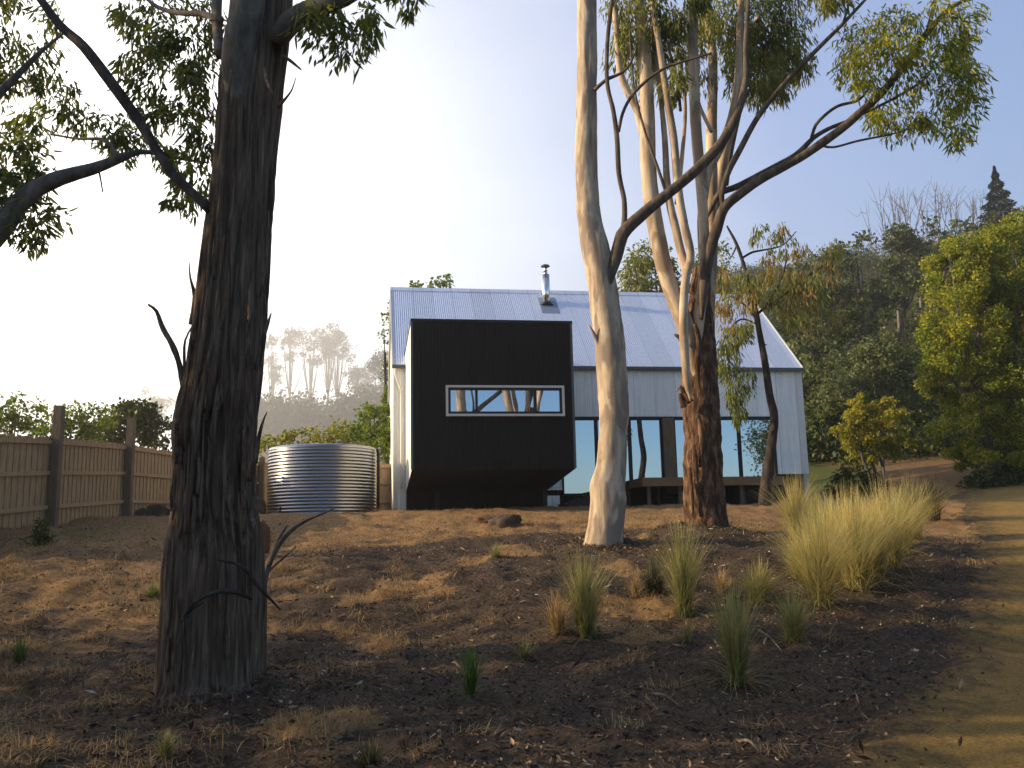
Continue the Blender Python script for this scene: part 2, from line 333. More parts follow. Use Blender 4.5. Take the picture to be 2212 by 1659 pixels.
dr = build('driveway', [(np.stack([RX, RY, RZ], -1).reshape(-1, 3), [np.stack([ix[:-1, :-1], ix[:-1, 1:], ix[1:, 1:], ix[1:, :-1]], -1).reshape(-1, 4)])], drive_mat(), attr={'edge': np.abs(RU).ravel()})
dr['kind'] = 'structure'
# loose chips of bark and the dry grass lying over the ground
def blades(C, h, spread, w, seg=3, lean=None, droop=.5):
    n = len(C); a = rng.random(n)*2*math.pi; d = np.stack([np.cos(a), np.sin(a), 0*a], 1); s = np.stack([-np.sin(a), np.cos(a), 0*a], 1)
    h = np.broadcast_to(h, n); k = (rng.random(n)**1.2*spread)[:, None]
    if lean is not None: d = unit(d*.8+lean*.6)
    t = np.linspace(0, 1, seg+1); V = []; T = []
    for q in t:
        c = C+np.array([0, 0, 1.])*h[:, None]*(q-droop*k*q*q*.55)+d*h[:, None]*k*q**1.7
        ww = s*(w*(1-q)**.7+.0006)
        V += [c+ww, c-ww]; T += [q, q]
    v = np.stack(V, 1); m = 2*(seg+1); b = np.arange(n)[:, None]*m
    f = np.concatenate([b+[[2*i, 2*i+1, 2*i+3, 2*i+2]] for i in range(seg)])
    return (v.reshape(-1, 3), [f]), np.tile(np.array(T), n)
def offroad(x, y): return np.abs(x-road_c(y)) > road_w(y)*.96
n = 110000; y = 3.8+rng.random(n)**1.4*17; x = (rng.random(n)*1.3-.65)*(y+2)
for q_, b_ in enumerate(BASES):
    a_ = rng.random(1500)*6.283; d_ = .32+.9*rng.random(1500)**1.8; x[q_*1500:q_*1500+1500] = b_[0]+d_*np.cos(a_); y[q_*1500:q_*1500+1500] = b_[1]+d_*np.sin(a_)
k = (np.abs(x-road_c(y)) > road_w(y)*(.62+.4*rng.random(n))) & (rng.random(n) > straw_mask(x, y)*.8); x, y = x[k], y[k]; n = len(x)
C = np.stack([x, y, GZ(x, y)+.006], 1); D = sphere_dirs(n); D[:, 2] *= .42
big = rng.random(n); big[:3300] = .8+.2*big[:3300]
lg = rng.random(n) < .006
pt = leaves(C+np.array([0, 0, .004])*lg[:, None], np.where(lg[:, None], D*[1, 1, .3], D), np.where(lg, .12+.22*big, .022+.10*big**5), np.where(lg, .005, .004+.013*rng.random(n)**2), .15, False)
def chip_mat():
    m = N('bark_chip'); g = m.n('ShaderNodeNewGeometry'); m.col(m.ramp(g.outputs['Random Per Island'], [(0, (.014, .009, .007)), (.5, (.062, .043, .029)), (.8, (.155, .105, .065)), (.96, (.30, .20, .11)), (1, (.55, .47, .36))])); m.p(Roughness=.8, Specular_IOR_Level=.25); return m.m
o = build('bark_litter', [pt], chip_mat(), smooth=False); o['kind'] = 'stuff'
n = 130000; y = 4+rng.random(n)**1.1*27; x = (rng.random(n)*1.3-.68)*(y+2)
k = offroad(x, y) & (straw_mask(x, y)+.5*(fbm(np.stack([x*2.2, y*2.2, 0*x], -1), 41, 3)-.47)*2 > .5) & (x < 5.5) & ~((x > -4.6) & (y > 29.5)); x, y = x[k], y[k]; n = len(x)
C = np.stack([x, y, GZ(x, y)-.005], 1)
pt, T = blades(C, .03+.06*rng.random(n), 2.6, .0035, 2)
tl = [(pt, T)]
nc = 2600; y = 4.2+rng.random(nc)**1.2*17; x = (rng.random(nc)*1.3-.68)*(y+2); wt = np.clip(straw_mask(x, y)*1.1+.05+.35*(x < -1), 0, 1)
k = offroad(x, y) & (rng.random(nc) < wt*.8) & (fbm(np.stack([x*1.1, y*1.1, 0*x], -1), 47, 3) > .45); x, y = x[k], y[k]
m_ = 46; xx = np.repeat(x, m_)+rng.normal(size=len(x)*m_)*.09; yy = np.repeat(y, m_)+rng.normal(size=len(x)*m_)*.09
la = rng.normal(size=(len(x), 3))*[1, 1, 0]; la = np.repeat(la, m_, 0)
tl.append(blades(np.stack([xx, yy, GZ(xx, yy)-.005], 1), .05+.07*rng.random(len(xx)), 2.8, .0035, 3, la))
T = np.concatenate([b_ for a_, b_ in tl])
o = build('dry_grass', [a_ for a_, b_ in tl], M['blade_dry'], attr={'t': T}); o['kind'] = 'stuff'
n = 9000; y = 4+rng.random(n)*30; x = road_c(y)+(rng.random(n)*2-1)*road_w(y)*1.15
k = fbm(np.stack([x*1.3, y*.6, 0*x], -1), 43, 3) > .5; x, y = x[k], y[k]; C = np.stack([x, y, GZ(x, y)+.02], 1)
pt, T = blades(C, .02+.05*rng.random(len(x)), 2., .0035, 2); o = build('verge_grass', [pt], M['blade_green'], attr={'t': T}); o['kind'] = 'stuff'
# ------------------------------------------------------------------ house
HA = .1556; HO = np.array([-3.9881, 30., EYE+.7845]); L_, DR, EV, RG = 14.70, 4.016, 5.015, 8.777
HU = np.array([math.cos(HA), math.sin(HA), 0]); HV = np.array([-math.sin(HA), math.cos(HA), 0])
def on_v(px, py, v):      # house coordinates (u, z) of the photo point on the plane v
    d = ray(px, py); t = (v+(HO-CAM)@HV)/(d@HV); P = CAM+d*t-HO; return float(P@HU), float(P[2])
house = thing('house', 'long corrugated zinc gabled house with black box bay and timber deck, behind the gum trunks', 'house', HO, rz=HA)
def corr(u0, u1, z0, z1, v, amp=.011, pitch=.076, axis='u', out=-1, top=None):
    n = max(4, int((u1-u0)/pitch*5)); u = np.linspace(u0, u1, n); w = v+out*amp*(1+np.sin(u*2*math.pi/pitch))
    zt = np.full(n, z1) if top is None else top(u)
    a = np.stack([u, w, np.full(n, z0)], 1); b = np.stack([u, w, zt], 1)
    if axis == 'v': a = a[:, [1, 0, 2]]; b = b[:, [1, 0, 2]]
    V = np.concatenate([a, b]); i = np.arange(n-1)
    return (V, [np.stack([i, i+1, i+1+n, i+n], 1)])
gu0 = on_v(1213, 1000, 0)[0]; gu1 = on_v(1678, 1000, 0)[0]; gz1 = on_v(1400, 904, 0)[1]; gz0 = .45
clad_z = on_v(1700, 1024, 0)[1]; dz0 = on_v(1387, 1032, -3.)[1]-.05
b0, b1, BP, zt, zb, zr = .3745, 5.1726, 4.5244, 5.459, 1.049, .628
su0_ = on_v(1209, 1070, 0)[0]
w1 = corr(b1-.1, gu0, zr+.01, EV, 0); w2 = corr(gu0, gu1, gz1, EV, 0); w3 = corr(gu1, L_, clad_z, EV, 0)
for q_ in ([corr(0, b0+.015, -.2, EV, 0)], [w1, w2, w3], [corr(b1, su0_, -.3, gz0, 0)]): build('wall', q_, M['zinc_wall'], house)
build('subfloor_shade', [corr(b0+.02, b1-.002, -.3, zr-.002, 0), corr(su0_+.003, gu1+.1, -.3, gz0, 0)], M['black_clad'], house)  # lower walls coloured black to give the shade under bay and deck
gt = lambda v: np.where(v < DR, EV+(RG-EV)*v/DR, EV+(RG-EV)*(2*DR-v)/DR)-.03
g1 = corr(0, 2*DR, -.3, 0, 0, axis='v', out=-1, top=gt); g2 = corr(0, 2*DR, -.3, 0, L_, axis='v', out=1, top=gt)
build('gable_wall', [g1], M['pale_trim'], house); build('gable_wall', [g2], M['zinc_wall'], house)
build('wall', [corr(0, L_, -.3, EV, 2*DR, out=1)], M['zinc_wall'], house)
for q_ in (box(L_-.19, L_+.045, -.035, .1, clad_z, EV-.02), box(-.045, .10, -.035, .1, 0, EV-.02)): build('corner_trim', [q_], M['pale_trim'], house, False)
build('corner_pier', [box(L_-.16, L_+.02, -.02, .22, -1.2, clad_z-.003)], M['concrete'], house, False)
build('subfloor_shade', [box(gu1-5, L_-.3, .35, .45, -1., clad_z+.05)], M['dark_frame'], house, False)  # dark sheet added for the shade in the open space under the floor
def roof_sheet(sgn):
    n = int(15/.076*5); u = np.linspace(-.06, L_+.06, n); w = .010*(1+np.sin(u*2*math.pi/.076)); nrm = np.array([0, -sgn*(RG-EV), DR]); nrm = nrm/np.linalg.norm(nrm)
    vv = (lambda s: DR-sgn*(DR+.09)*(1-s)); V = []
    for s in np.linspace(0, 1, 6):
        zz = EV-.09*(RG-EV)/DR+(RG-EV+.09*(RG-EV)/DR)*s
        V.append(np.stack([u, np.full(n, vv(s)), np.full(n, zz)], 1)+w[:, None]*nrm)
    V = np.concatenate(V); i = np.arange(n-1); fs = [np.stack([i, i+1, i+1+n, i+n], 1)+k*n for k in range(5)]
    return (V, [np.concatenate(fs)])
roof = build('roof', [roof_sheet(1), roof_sheet(-1)], M['zinc_roof'], house)
sl = (RG-EV)/DR
def slope_box(u0, u1, v0, v1, h0, h1):   # a strip lying on the front roof slope
    z = lambda v: EV+sl*v
    V = np.array([[u0, v0, z(v0)+h0], [u1, v0, z(v0)+h0], [u1, v1, z(v1)+h0], [u0, v1, z(v1)+h0], [u0, v0, z(v0)+h1], [u1, v0, z(v0)+h1], [u1, v1, z(v1)+h1], [u0, v1, z(v1)+h1]])
    return (V, [BF])
def slope_box_b(*a):
    V, f = slope_box(*a); V = V.copy(); V[:, 1] = 2*DR-V[:, 1]; return (V, [f[0][:, ::-1]])
build('ridge_cap', [slope_box(-.08, L_+.08, DR-.2, DR-.003, .024, .045), slope_box_b(-.08, L_+.08, DR-.2, DR-.003, .024, .045)], M['zinc_roof'], roof, False)
for q_ in (slope_box(-.10, -.055, -.1, DR-.21, -.12, .05), slope_box_b(-.10, -.055, -.1, DR-.21, -.12, .05), slope_box(L_+.055, L_+.10, -.1, DR-.21, -.12, .05)): build('barge_flashing', [q_], M['pale_trim'], roof, False)
for a_, c_ in ((-.06, b0-.02), (b1+.02, L_+.06)): build('gutter', [box(a_, c_, -.20, -.10, EV-.20, EV-.085)], M['gutter'], house, False)
for a_, c_ in ((-.02, b0-.02), (b1+.02, L_)): build('soffit', [box(a_, c_, -.10, -.026, EV-.13, EV-.12)], M['dark_frame'], house, False)
# downpipe beside the bay
du = on_v(867, 950, -.12)[0]
build('downpipe', [tube([[.02, -.14, EV-.19], [.03, -.13, EV-.45], [du, -.12, EV-1.0], [du, -.12, EV-1.3], [du, -.12, .75]], [.042]*5, 10, .08)], M['pale_trim'], house)
# bay
bay_v0 = .62
def prism(u0, u1):
    z = [(-BP, zt), (-BP, zb), (0, zr), (bay_v0, zr), (bay_v0, zt)]
    V = np.array([[u0, a, b] for a, b in z]+[[u1, a, b] for a, b in z]); n = 5
    return V
PV = prism(b0+.02, b1-.02)
bay = build('bay', [corr(b0, b1, zb, zt-.05, -BP-.004, .006, .1), (PV, [np.array([[0, 5, 6, 1], [1, 6, 7, 2], [2, 7, 8, 3], [4, 9, 5, 0]])])], M['black_clad'], house, False)
def side(u, out):
    n = 240; v = np.linspace(-BP, bay_v0, n); w = u+out*.006*(1+np.sin(v*2*math.pi/.1)); lo = np.where(v < 0, zb+(zr-zb)*(v+BP)/BP, zr)
    V = np.concatenate([np.stack([w, v, lo], 1), np.stack([w, v, np.full(n, zt-.05)], 1)]); i = np.arange(n-1)
    return (V, [np.stack([i, i+1, i+1+n, i+n], 1)])
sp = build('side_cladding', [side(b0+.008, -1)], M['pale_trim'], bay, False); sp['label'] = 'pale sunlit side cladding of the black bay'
build('side_cladding', [side(b1-.008, 1)], M['black_clad'], bay, False)
build('parapet_cap', [box(b0-.025, b1+.025, -BP-.035, -BP+.1, zt-.055, zt+.02), box(b0-.025, b0+.1, -BP+.103, bay_v0, zt-.055, zt+.02), box(b1-.1, b1+.025, -BP+.103, bay_v0, zt-.055, zt+.02)], M['dark_frame'], bay, False)
for u_ in (b0-.018, b1-.05): build('corner_flashing', [box(u_, u_+.068, -BP-.026, -BP-.0175, zb+.01, zt-.06)], M['gutter'], bay, False)
# bay window
wu0, wz1 = on_v(963, 832.3, -BP-.06); wu1, wz0 = on_v(1220, 898.8, -BP-.06)
def ring(u0, u1, z0, z1, t, v0, v1):
    return [box(u0, u1, v0, v1, z0, z0+t), box(u0, u1, v0, v1, z1-t, z1), box(u0, u0+t, v0, v1, z0+t, z1-t), box(u1-t, u1, v0, v1, z0+t, z1-t)]
build('window_frame', ring(wu0, wu1, wz0, wz1, .065, -BP-.11, -BP-.01), M['white_frame'], bay, False)
ww = wu1-wu0; m1, m2 = wu0+.255*ww, wu0+.75*ww; i0, i1, j0, j1 = wu0+.068, wu1-.068, wz0+.068, wz1-.068
build('window_sash', ring(i0, i1, j0, j1, .07, -BP-.07, -BP-.012)+[box(m1-.035, m1+.035, -BP-.068, -BP-.012, j0+.07, j1-.07), box(m2-.045, m2+.045, -BP-.068, -BP-.012, j0+.07, j1-.07)], M['dark_frame'], bay, False)
for a, b in ((i0+.07, m1-.035), (m1+.035, m2-.045), (m2+.045, i1-.07)):
    build('window_pane', [box(a, b, -BP-.035, -BP-.025, j0+.07, j1-.07)], M['glass'], bay, False)
# posts beneath the bay
for px in (945, 1176):
    u = on_v(px, 1080, -.25)[0]; build('post', [box(u-.07, u+.07, -.32, -.18, -.4, zr+.02)], M['dark_frame'], house, False)
# glazed doors
cuts = [gu0]+[on_v(p, 980, 0)[0] for p in (1289, 1361, 1431, 1457, 1528, 1598)]+[gu1]
def door(ua, ub, gz0):
    fr = build('glass_door', ring(ua+.003, ub-.003, gz0+.003, gz1-.003, .06, -.05, .05), M['dark_frame'], house, False)
    build('door_pane', [box(ua+.06, ub-.06, -.012, .012, gz0+.06, gz1-.06)], M['glass'], fr, False)
dzl = dz0
for a, b in ((0, 1), (1, 2), (2, 3), (4, 5), (5, 6), (6, 7)): door(cuts[a], cuts[b], gz0 if a == 0 else dzl)
build('subfloor_shade', [box(cuts[1]+.01, gu1+.1, -.03, .03, gz0-.3, dzl)], M['black_clad'], house, False)  # black strip painting in the shade below the doors, behind the deck
build('door_post', [box(cuts[3]+.01, cuts[4]-.01, -.16, .05, gz0, gz1)], M['post'], house, False)
build('door_head', [box(gu0-.05, gu1+.05, -.07, -.052, gz1-.03, gz1+.06)], M['dark_frame'], house, False)
# deck and steps
du0, dz = on_v(1387, 1032, -3.); du1 = on_v(1693, 1030, -3.)[0]
dv0 = -3.
bd = []
nb = 21
for i in range(nb):
    a = dv0+.035+(2.9-.03)*i/nb; bd.append(box(du0+.03, du1-.03, a, a+2.9/nb-.008, dz-.035, dz-.003*(i % 2)))
deck = build('deck', bd, M['timber'], house, False)
build('fascia', [box(du0, du1, dv0, dv0+.03, dz-.27, dz+.004), box(du0, du0+.03, dv0+.033, -.07, dz-.27, dz+.004), box(du1-.03, du1, dv0+.033, -.07, dz-.27, dz+.004)], M['timber'], deck, False)
for u in np.linspace(du0+.3, du1-.3, 5):
    build('deck_post', [box(u-.05, u+.05, dv0+.3, dv0+.4, -1.3, dz-.04)], M['post'], deck, False)
    build('deck_post', [box(u-.05, u+.05, -.5, -.4, -1.3, dz-.04)], M['post'], deck, False)
su0 = on_v(1212, 1050, -.7)[0]
ns = 5; st = []
for i in range(ns):
    u1_ = du0-.01-(du0-.01-su0)*i/ns; u0_ = du0-.01-(du0-.01-su0)*(i+1)/ns; z1 = dz-.02-(dz-.1)*(i+.6)/ns
    st.append(box(u0_-.03, u1_, -1.5, -.25, z1-.045, z1))
V = np.array([[su0-.1, -1.54, -.2], [du0-.012, -1.54, -.4], [du0-.012, -1.54, dz-.03], [su0, -1.54, .12], [su0-.1, -1.505, -.2], [du0-.012, -1.505, -.4], [du0-.012, -1.505, dz-.03], [su0, -1.505, .12]])
stp = build('steps', st, M['post'], house, False); build('stringer', [(V, [BF]), (V+[0, 1.3, 0], [BF])], M['dark_frame'], stp, False)
# flue: find where the roof slope meets the photo point
d_ = ray(1180, 655); ts = np.linspace(20, 60, 8000); P = CAM+d_*ts[:, None]-HO; pv = P@HV; kk = np.argmin(np.abs(P[:, 2]-(EV+sl*pv)))
fu, fv = float(P[kk]@HU), float(pv[kk]); fz = EV+sl*fv; s_ = mpp(HO+HU*fu+HV*fv)
flue = build('flue', [cyl((fu, fv, 0), .155, .155, fz-.25, fz+66*s_, 28), cyl((fu, fv, 0), .155, .075, fz+66*s_, fz+69*s_, 28), cyl((fu, fv, 0), .075, .075, fz+69*s_, fz+87*s_, 20)], M['steel'], roof)
build('flue_cap', [cyl((fu, fv, 0), .18, .16, fz+85*s_, fz+88*s_, 24), cyl((fu, fv, 0), .16, .02, fz+88*s_, fz+91*s_, 24)], M['gutter'], roof)
build('flue_collar', [cyl((fu, fv, 0), .30, .17, fz-.10, fz+.06, 24)], M['dark_frame'], roof)
build('flue_flashing', [slope_box(fu-.28, fu+.42, fv-.62, fv+.3, .024, .032)], M['flash'], roof, False)
# ------------------------------------------------------------------ water tank
tc = at(696, 1100, 28.6); tr = 115*mpp(tc); tz = float(G(tc[0], tc[1]))-.12; th = at(696, 957, 28.6-tr)[2]-tz
tank = thing('water_tank', 'round corrugated galvanised rainwater tank standing by the house end', 'water tank', (tc[0], tc[1], tz))
nw = 20; q = np.linspace(0, 1, nw*10); prof = [(tr+.012*math.sin(2*math.pi*nw*t), .02+(th-.12)*t) for t in q]
build('tank_body', [lathe(prof, 96)], M['tank'], tank)
build('tank_roof', [lathe([(tr+.005, th-.10), (tr-.01, th-.05), (tr-.05, th-.015), (tr-.12, th), (tr*.5, th+.02), (.2, th+.03), (.001, th+.03)], 96)], M['tank'], tank)
build('overflow_pipe', [tube([[-.55*tr, -.87*tr, .25], [-.55*tr, -.87*tr-.09, .25], [-.55*tr, -.87*tr-.1, .12]], [.03]*3, 8, .04)], M['dark_frame'], tank)
build('inlet_pipe', [tube([[tr+.03, -.1, th-.1], [tr+.09, -.1, th-.12], [tr+.10, -.1, th-.5], [tr+.10, -.1, .0]], [.045]*4, 10, .1)], M['dark_frame'], tank)
# ------------------------------------------------------------------ fence
FP = [(-330, 13.2), (-75, 15.7), (112, 18.6), (272, 22.6), (418, 27.0), (560, 31.2), (700, 33.4), (848, 34.4), (1010, 35.6)]
fpts = []
for px, Y_ in FP:
    p = at(px, 1000, Y_); fpts.append(np.array([p[0], p[1], float(G(p[0], p[1]))]))
fence = thing('paling_fence', 'weathered timber paling fence with tall square posts along the left boundary', 'fence', fpts[2])
FL = np.array(fence.location)
for k in range(len(fpts)-1):
    A, B = fpts[k]-FL, fpts[k+1]-FL; d = B-A; ln = np.linalg.norm(d[:2]); e = d[:2]/ln; nrm = np.array([e[1], -e[0]])   # towards the garden
    nb = int(ln/.105); Vs = []
    for i in range(nb):
        s0 = i/nb*ln-.008; s1 = (i+1)/nb*ln+.008+.006*rng.random(); h = 1.80+.012*rng.normal(); o = .018*(i % 2)
        c = lambda s, w, z: [A[0]+e[0]*s-nrm[0]*w, A[1]+e[1]*s-nrm[1]*w, A[2]+d[2]*s/ln+z]
        Vs.append((np.array([c(s0, o, -.25), c(s1, o, -.25), c(s1, o+.015, -.25), c(s0, o+.015, -.25), c(s0, o, h), c(s1, o, h), c(s1, o+.015, h), c(s0, o+.015, h)]), [BF]))
    build('paling_panel', Vs, M['fence'], fence, False)
    rs = []
    for z in (.32, 1.02, 1.66):
        c = lambda s, w, zz: [A[0]+e[0]*s+nrm[0]*w, A[1]+e[1]*s+nrm[1]*w, A[2]+d[2]*s/ln+zz]
        rs.append((np.array([c(.02, .055, z), c(ln-.02, .055, z), c(ln-.02, .004, z), c(.02, .004, z), c(.02, .055, z+.085), c(ln-.02, .055, z+.085), c(ln-.02, .004, z+.085), c(.02, .004, z+.085)]), [BF]))
    build('rail', rs, M['fence'], fence, False)
for k, p in enumerate(fpts):
    q = p-FL; h = 2.45 if k < 4 else 1.95; w = .085
    build('post', [box(q[0]-w+.12, q[0]+w+.12, q[1]-w-.06, q[1]+w-.06, q[2]-.4, q[2]+h)], M['post'], fence, False)
# ------------------------------------------------------------------ trees near the camera
def pxpath(pts, Y, dy=0., mul=1.):
    """pts (px, py, width px); depth runs from Y to Y+dy along the path -> world points and radii"""
    n = len(pts); P = []; R = []
    for i, (a, b, w) in enumerate(pts):
        p = at(a, b, Y+dy*i/max(1, n-1)); P.append(p); R.append(w*.5*mpp(p)*mul)
    return np.array(P), np.array(R)
def clump(px, py, rx, ry, Y, rd=None):
    c = at(px, py, Y); s = mpp(c); return (c, (rx*s, (rd if rd else .5*(rx+ry))*s, ry*s))
def limb(root, pts, Y, dy=0, mat='bark_limb', n=10, wob=.05, name='limb', step=.12, ridge=None, seed=0):
    P, R = pxpath(pts, Y, dy); return build(name, loc([tube(P, R, n, step, ridge, seed, wob)], root), M[mat], root)
# --- the big stringybark on the left
b = drop(455, 1500); YL = float(b[1])
big = thing('gum_tree', 'thick dark fibrous-barked gum tree in the left foreground, shedding bark strips', 'tree', b)
pts = [(452, 1580, 330), (454, 1530, 276), (455, 1500, 238), (455, 1462, 216), (461, 1340, 206), (465, 1190, 198), (462, 1110, 172), (464, 1020, 164), (467, 920, 160), (485, 800, 148), (497, 690, 142), (509, 562, 133), (527, 375, 120), (543, 188, 122), (557, 90, 118), (566, 0, 116), (572, -130, 108)]
P, R = pxpath(pts, YL, .25)
build('trunk', loc([tube(P, R, 150, .035, (.034, 6.5, .5), 5, .07)], big), M['bark_dark'], big)
LB = [([(536, 330, 40), (528, 240, 66), (516, 130, 74), (531, 40, 72), (545, -60, 70), (560, -160, 66)], -.45, 'bark_limb'),
      ([(600, 90, 40), (625, 50, 50), (680, 18, 44), (745, -5, 36), (830, -60, 30)], -.4, 'bark_limb'),
      ([(475, 120, 20), (468, 40, 22), (470, -40, 22)], .6, 'bark_limb'),
      ([(478, 45, 12), (440, 30, 13), (385, 28, 11), (340, 15, 9), (310, -10, 8)], .7, 'bark_limb'),
      ([(455, 452, 26), (430, 430, 20), (375, 378, 22), (345, 335, 20), (300, 262, 22), (240, 178, 24), (180, 100, 22), (130, 55, 19), (85, -5, 17), (50, -50, 15)], 1.2, 'bark_twig')]
for i, (q, dy, mt) in enumerate(LB): limb(big, q, YL+.16 if i in (0,) else YL, dy, mt, 22 if i == 0 else 14, .06, seed=i)
ST = [([(400, 850, 16), (388, 790, 14), (372, 745, 13), (352, 710, 11), (338, 672, 8), (320, 658, 5)], .0), ([(400, 830, 9), (398, 770, 7), (400, 735, 5), (415, 705, 4)], 0), ([(413, 700, 12), (420, 640, 10), (411, 600, 5), (408, 560, 2)], .1),
      ([(555, 800, 16), (566, 740, 12), (578, 700, 8), (586, 676, 3)], -.1), ([(562, 640, 6), (575, 560, 6), (582, 490, 6), (580, 455, 3)], -.1), ([(565, 590, 4), (572, 640, 4), (578, 680, 2)], -.1),
      ([(550, 1000, 14), (560, 940, 9), (570, 905, 5), (577, 890, 2)], -.1), ([(600, 232, 9), (615, 215, 7), (630, 195, 4), (639, 168, 2)], -.1), ([(612, 120, 8), (632, 135, 7), (650, 150, 4)], -.1),
      ([(386, 1000, 22), (385, 940, 20), (384, 905, 14)], -.2), ([(572, 150, 10), (579, 180, 9), (590, 205, 3)], -.25), ([(540, 1040, 16), (538, 900, 13), (536, 760, 10), (534, 690, 5)], -.32), ([(528, 1180, 12), (526, 1050, 11), (528, 930, 6)], -.36), ([(462, 600, 10), (476, 430, 9), (486, 280, 8), (500, 150, 5)], -.15), ([(447, 700, 9), (452, 560, 9), (460, 470, 5)], -.1)]
sh = []
for q, dy in ST:
    P, R = pxpath(q, YL+dy, dy); v, f = tube(P, R, 6, .05, None, 0, .3); sh.append((v, f))
for k in range(60):
    i0 = rng.integers(3, 11); t0 = rng.random(); y0 = pts[i0][1]*(1-t0)+pts[i0-1][1]*t0; ln = 60+170*rng.random(); q = []
    fr = (rng.random()*2-1)*.92
    for u in np.linspace(0, 1, 6):
        yy_ = y0-ln*u; cx_ = np.interp(-yy_, [-a[1] for a in pts], [a[0] for a in pts]); w_ = np.interp(-yy_, [-a[1] for a in pts], [a[2] for a in pts])
        pc = at(cx_+fr*w_*.5, yy_, YL); rad = w_*.5*mpp(pc); q.append(pc-np.array([0, rad*math.sqrt(max(.02, 1-fr*fr))*.97, 0])+rng.normal(size=3)*.004+np.array([0, -.02*(u > .9), 0]))
    w0 = .010+.018*rng.random(); sh.append(tube(np.array(q), [w0*.5, w0, w0, w0*.9, w0*.7, w0*.2], 6, .08, None, k, .4))
build('bark_strips', loc(sh, big), M['bark_dark'], big)
FO = []
for (px, py, rx, ry, Yo) in [(330, 40, 70, 60, .9), (400, 90, 80, 70, .6), (300, 110, 50, 45, 1.), (360, 170, 80, 55, .8), (430, 180, 45, 60, .5), (390, 250, 65, 45, .8), (330, 225, 35, 30, 1.), (430, 300, 40, 40, .6), (415, 380, 50, 40, .7), (400, 430, 35, 30, .8), (445, 60, 40, 60, .7), (700, 60, 60, 45, -.3), (745, 100, 55, 40, -.4), (670, 20, 60, 35, -.2), (790, 40, 40, 60, -.5), (890, -5, 50, 16, -.5), (350, 330, 40, 25, 1.), (260, 30, 20, 30, 1.1)]:
    FO.append(clump(px, py, rx, ry, YL+Yo+.4*rng.random(), 60))
build('foliage', loc(crown(FO, 1.35, .105, .0125, .62, .30, 9, True, .3), big), M['leaf_gum'], big)
# --- neighbour whose boughs reach in from the left edge
yb = 8.7; bx = at(-210, 900, yb); bz = float(G(bx[0], yb))
nb_ = thing('gum_tree', 'gum tree at the left edge whose long bough and leaf sprays reach into view', 'tree', (bx[0], yb, bz))
P0 = [(bx[0]-.2, yb+.1, bz-.3), (bx[0], yb, bz+1.2), at(-150, 640, yb), at(-160, 300, yb), at(-150, -100, yb)]
build('trunk', loc([tube(P0, [.36, .30, .25, .2, .14], 20, .1, (.03, 3, .4), 9, .05)], nb_), M['bark_dark'], nb_)
limb(nb_, [(-150, 640, 62), (-70, 570, 52), (0, 495, 48), (60, 420, 40), (130, 384, 33), (200, 365, 26), (255, 344, 20), (300, 328, 12), (345, 333, 9), (400, 345, 6), (450, 352, 4)], yb, .5, 'bark_limb', 14, .06)
limb(nb_, [(255, 344, 10), (240, 315, 9), (215, 300, 8), (170, 300, 6), (110, 290, 5)], yb+.2, .4, 'bark_limb', 8)
limb(nb_, [(-158, 400, 40), (-60, 260, 26), (20, 180, 16), (90, 110, 9), (150, 62, 3)], yb, .6, 'bark_limb', 10)
limb(nb_, [(212, 362, 5), (217, 385, 4), (222, 415, 3)], yb, 0, 'bark_twig', 6)
FN = [clump(px, py, rx, ry, yb+dy_+.5*rng.random(), 60) for px, py, rx, ry, dy_ in [(20, 60, 60, 60, .6), (70, 130, 60, 55, .8), (20, 200, 50, 50, .6), (110, 215, 55, 40, .9), (80, 270, 60, 30, .8), (170, 250, 40, 30, 1.), (230, 270, 55, 35, 1.1), (260, 320, 40, 25, 1.2), (310, 300, 40, 28, 1.2), (40, 330, 60, 50, .2), (60, 390, 50, 40, .1), (20, 420, 50, 50, .0), (85, 470, 45, 35, .1), (60, 510, 30, 28, 0), (-40, 100, 60, 80, .5), (-50, 380, 60, 90, 0), (0, -10, 60, 40, .6), (110, 40, 20, 40, .8)]]
build('foliage', loc(crown(FN[:9]+FN[13:], 1.15, .11, .013, .6, .3, 9, True, .3), nb_), M['leaf_gum'], nb_)
ft = build('foliage', loc(crown(FN[9:13], 2.0, .10, .014, .5, .3, 10, True, .3), nb_), M['leaf_olive'], nb_)
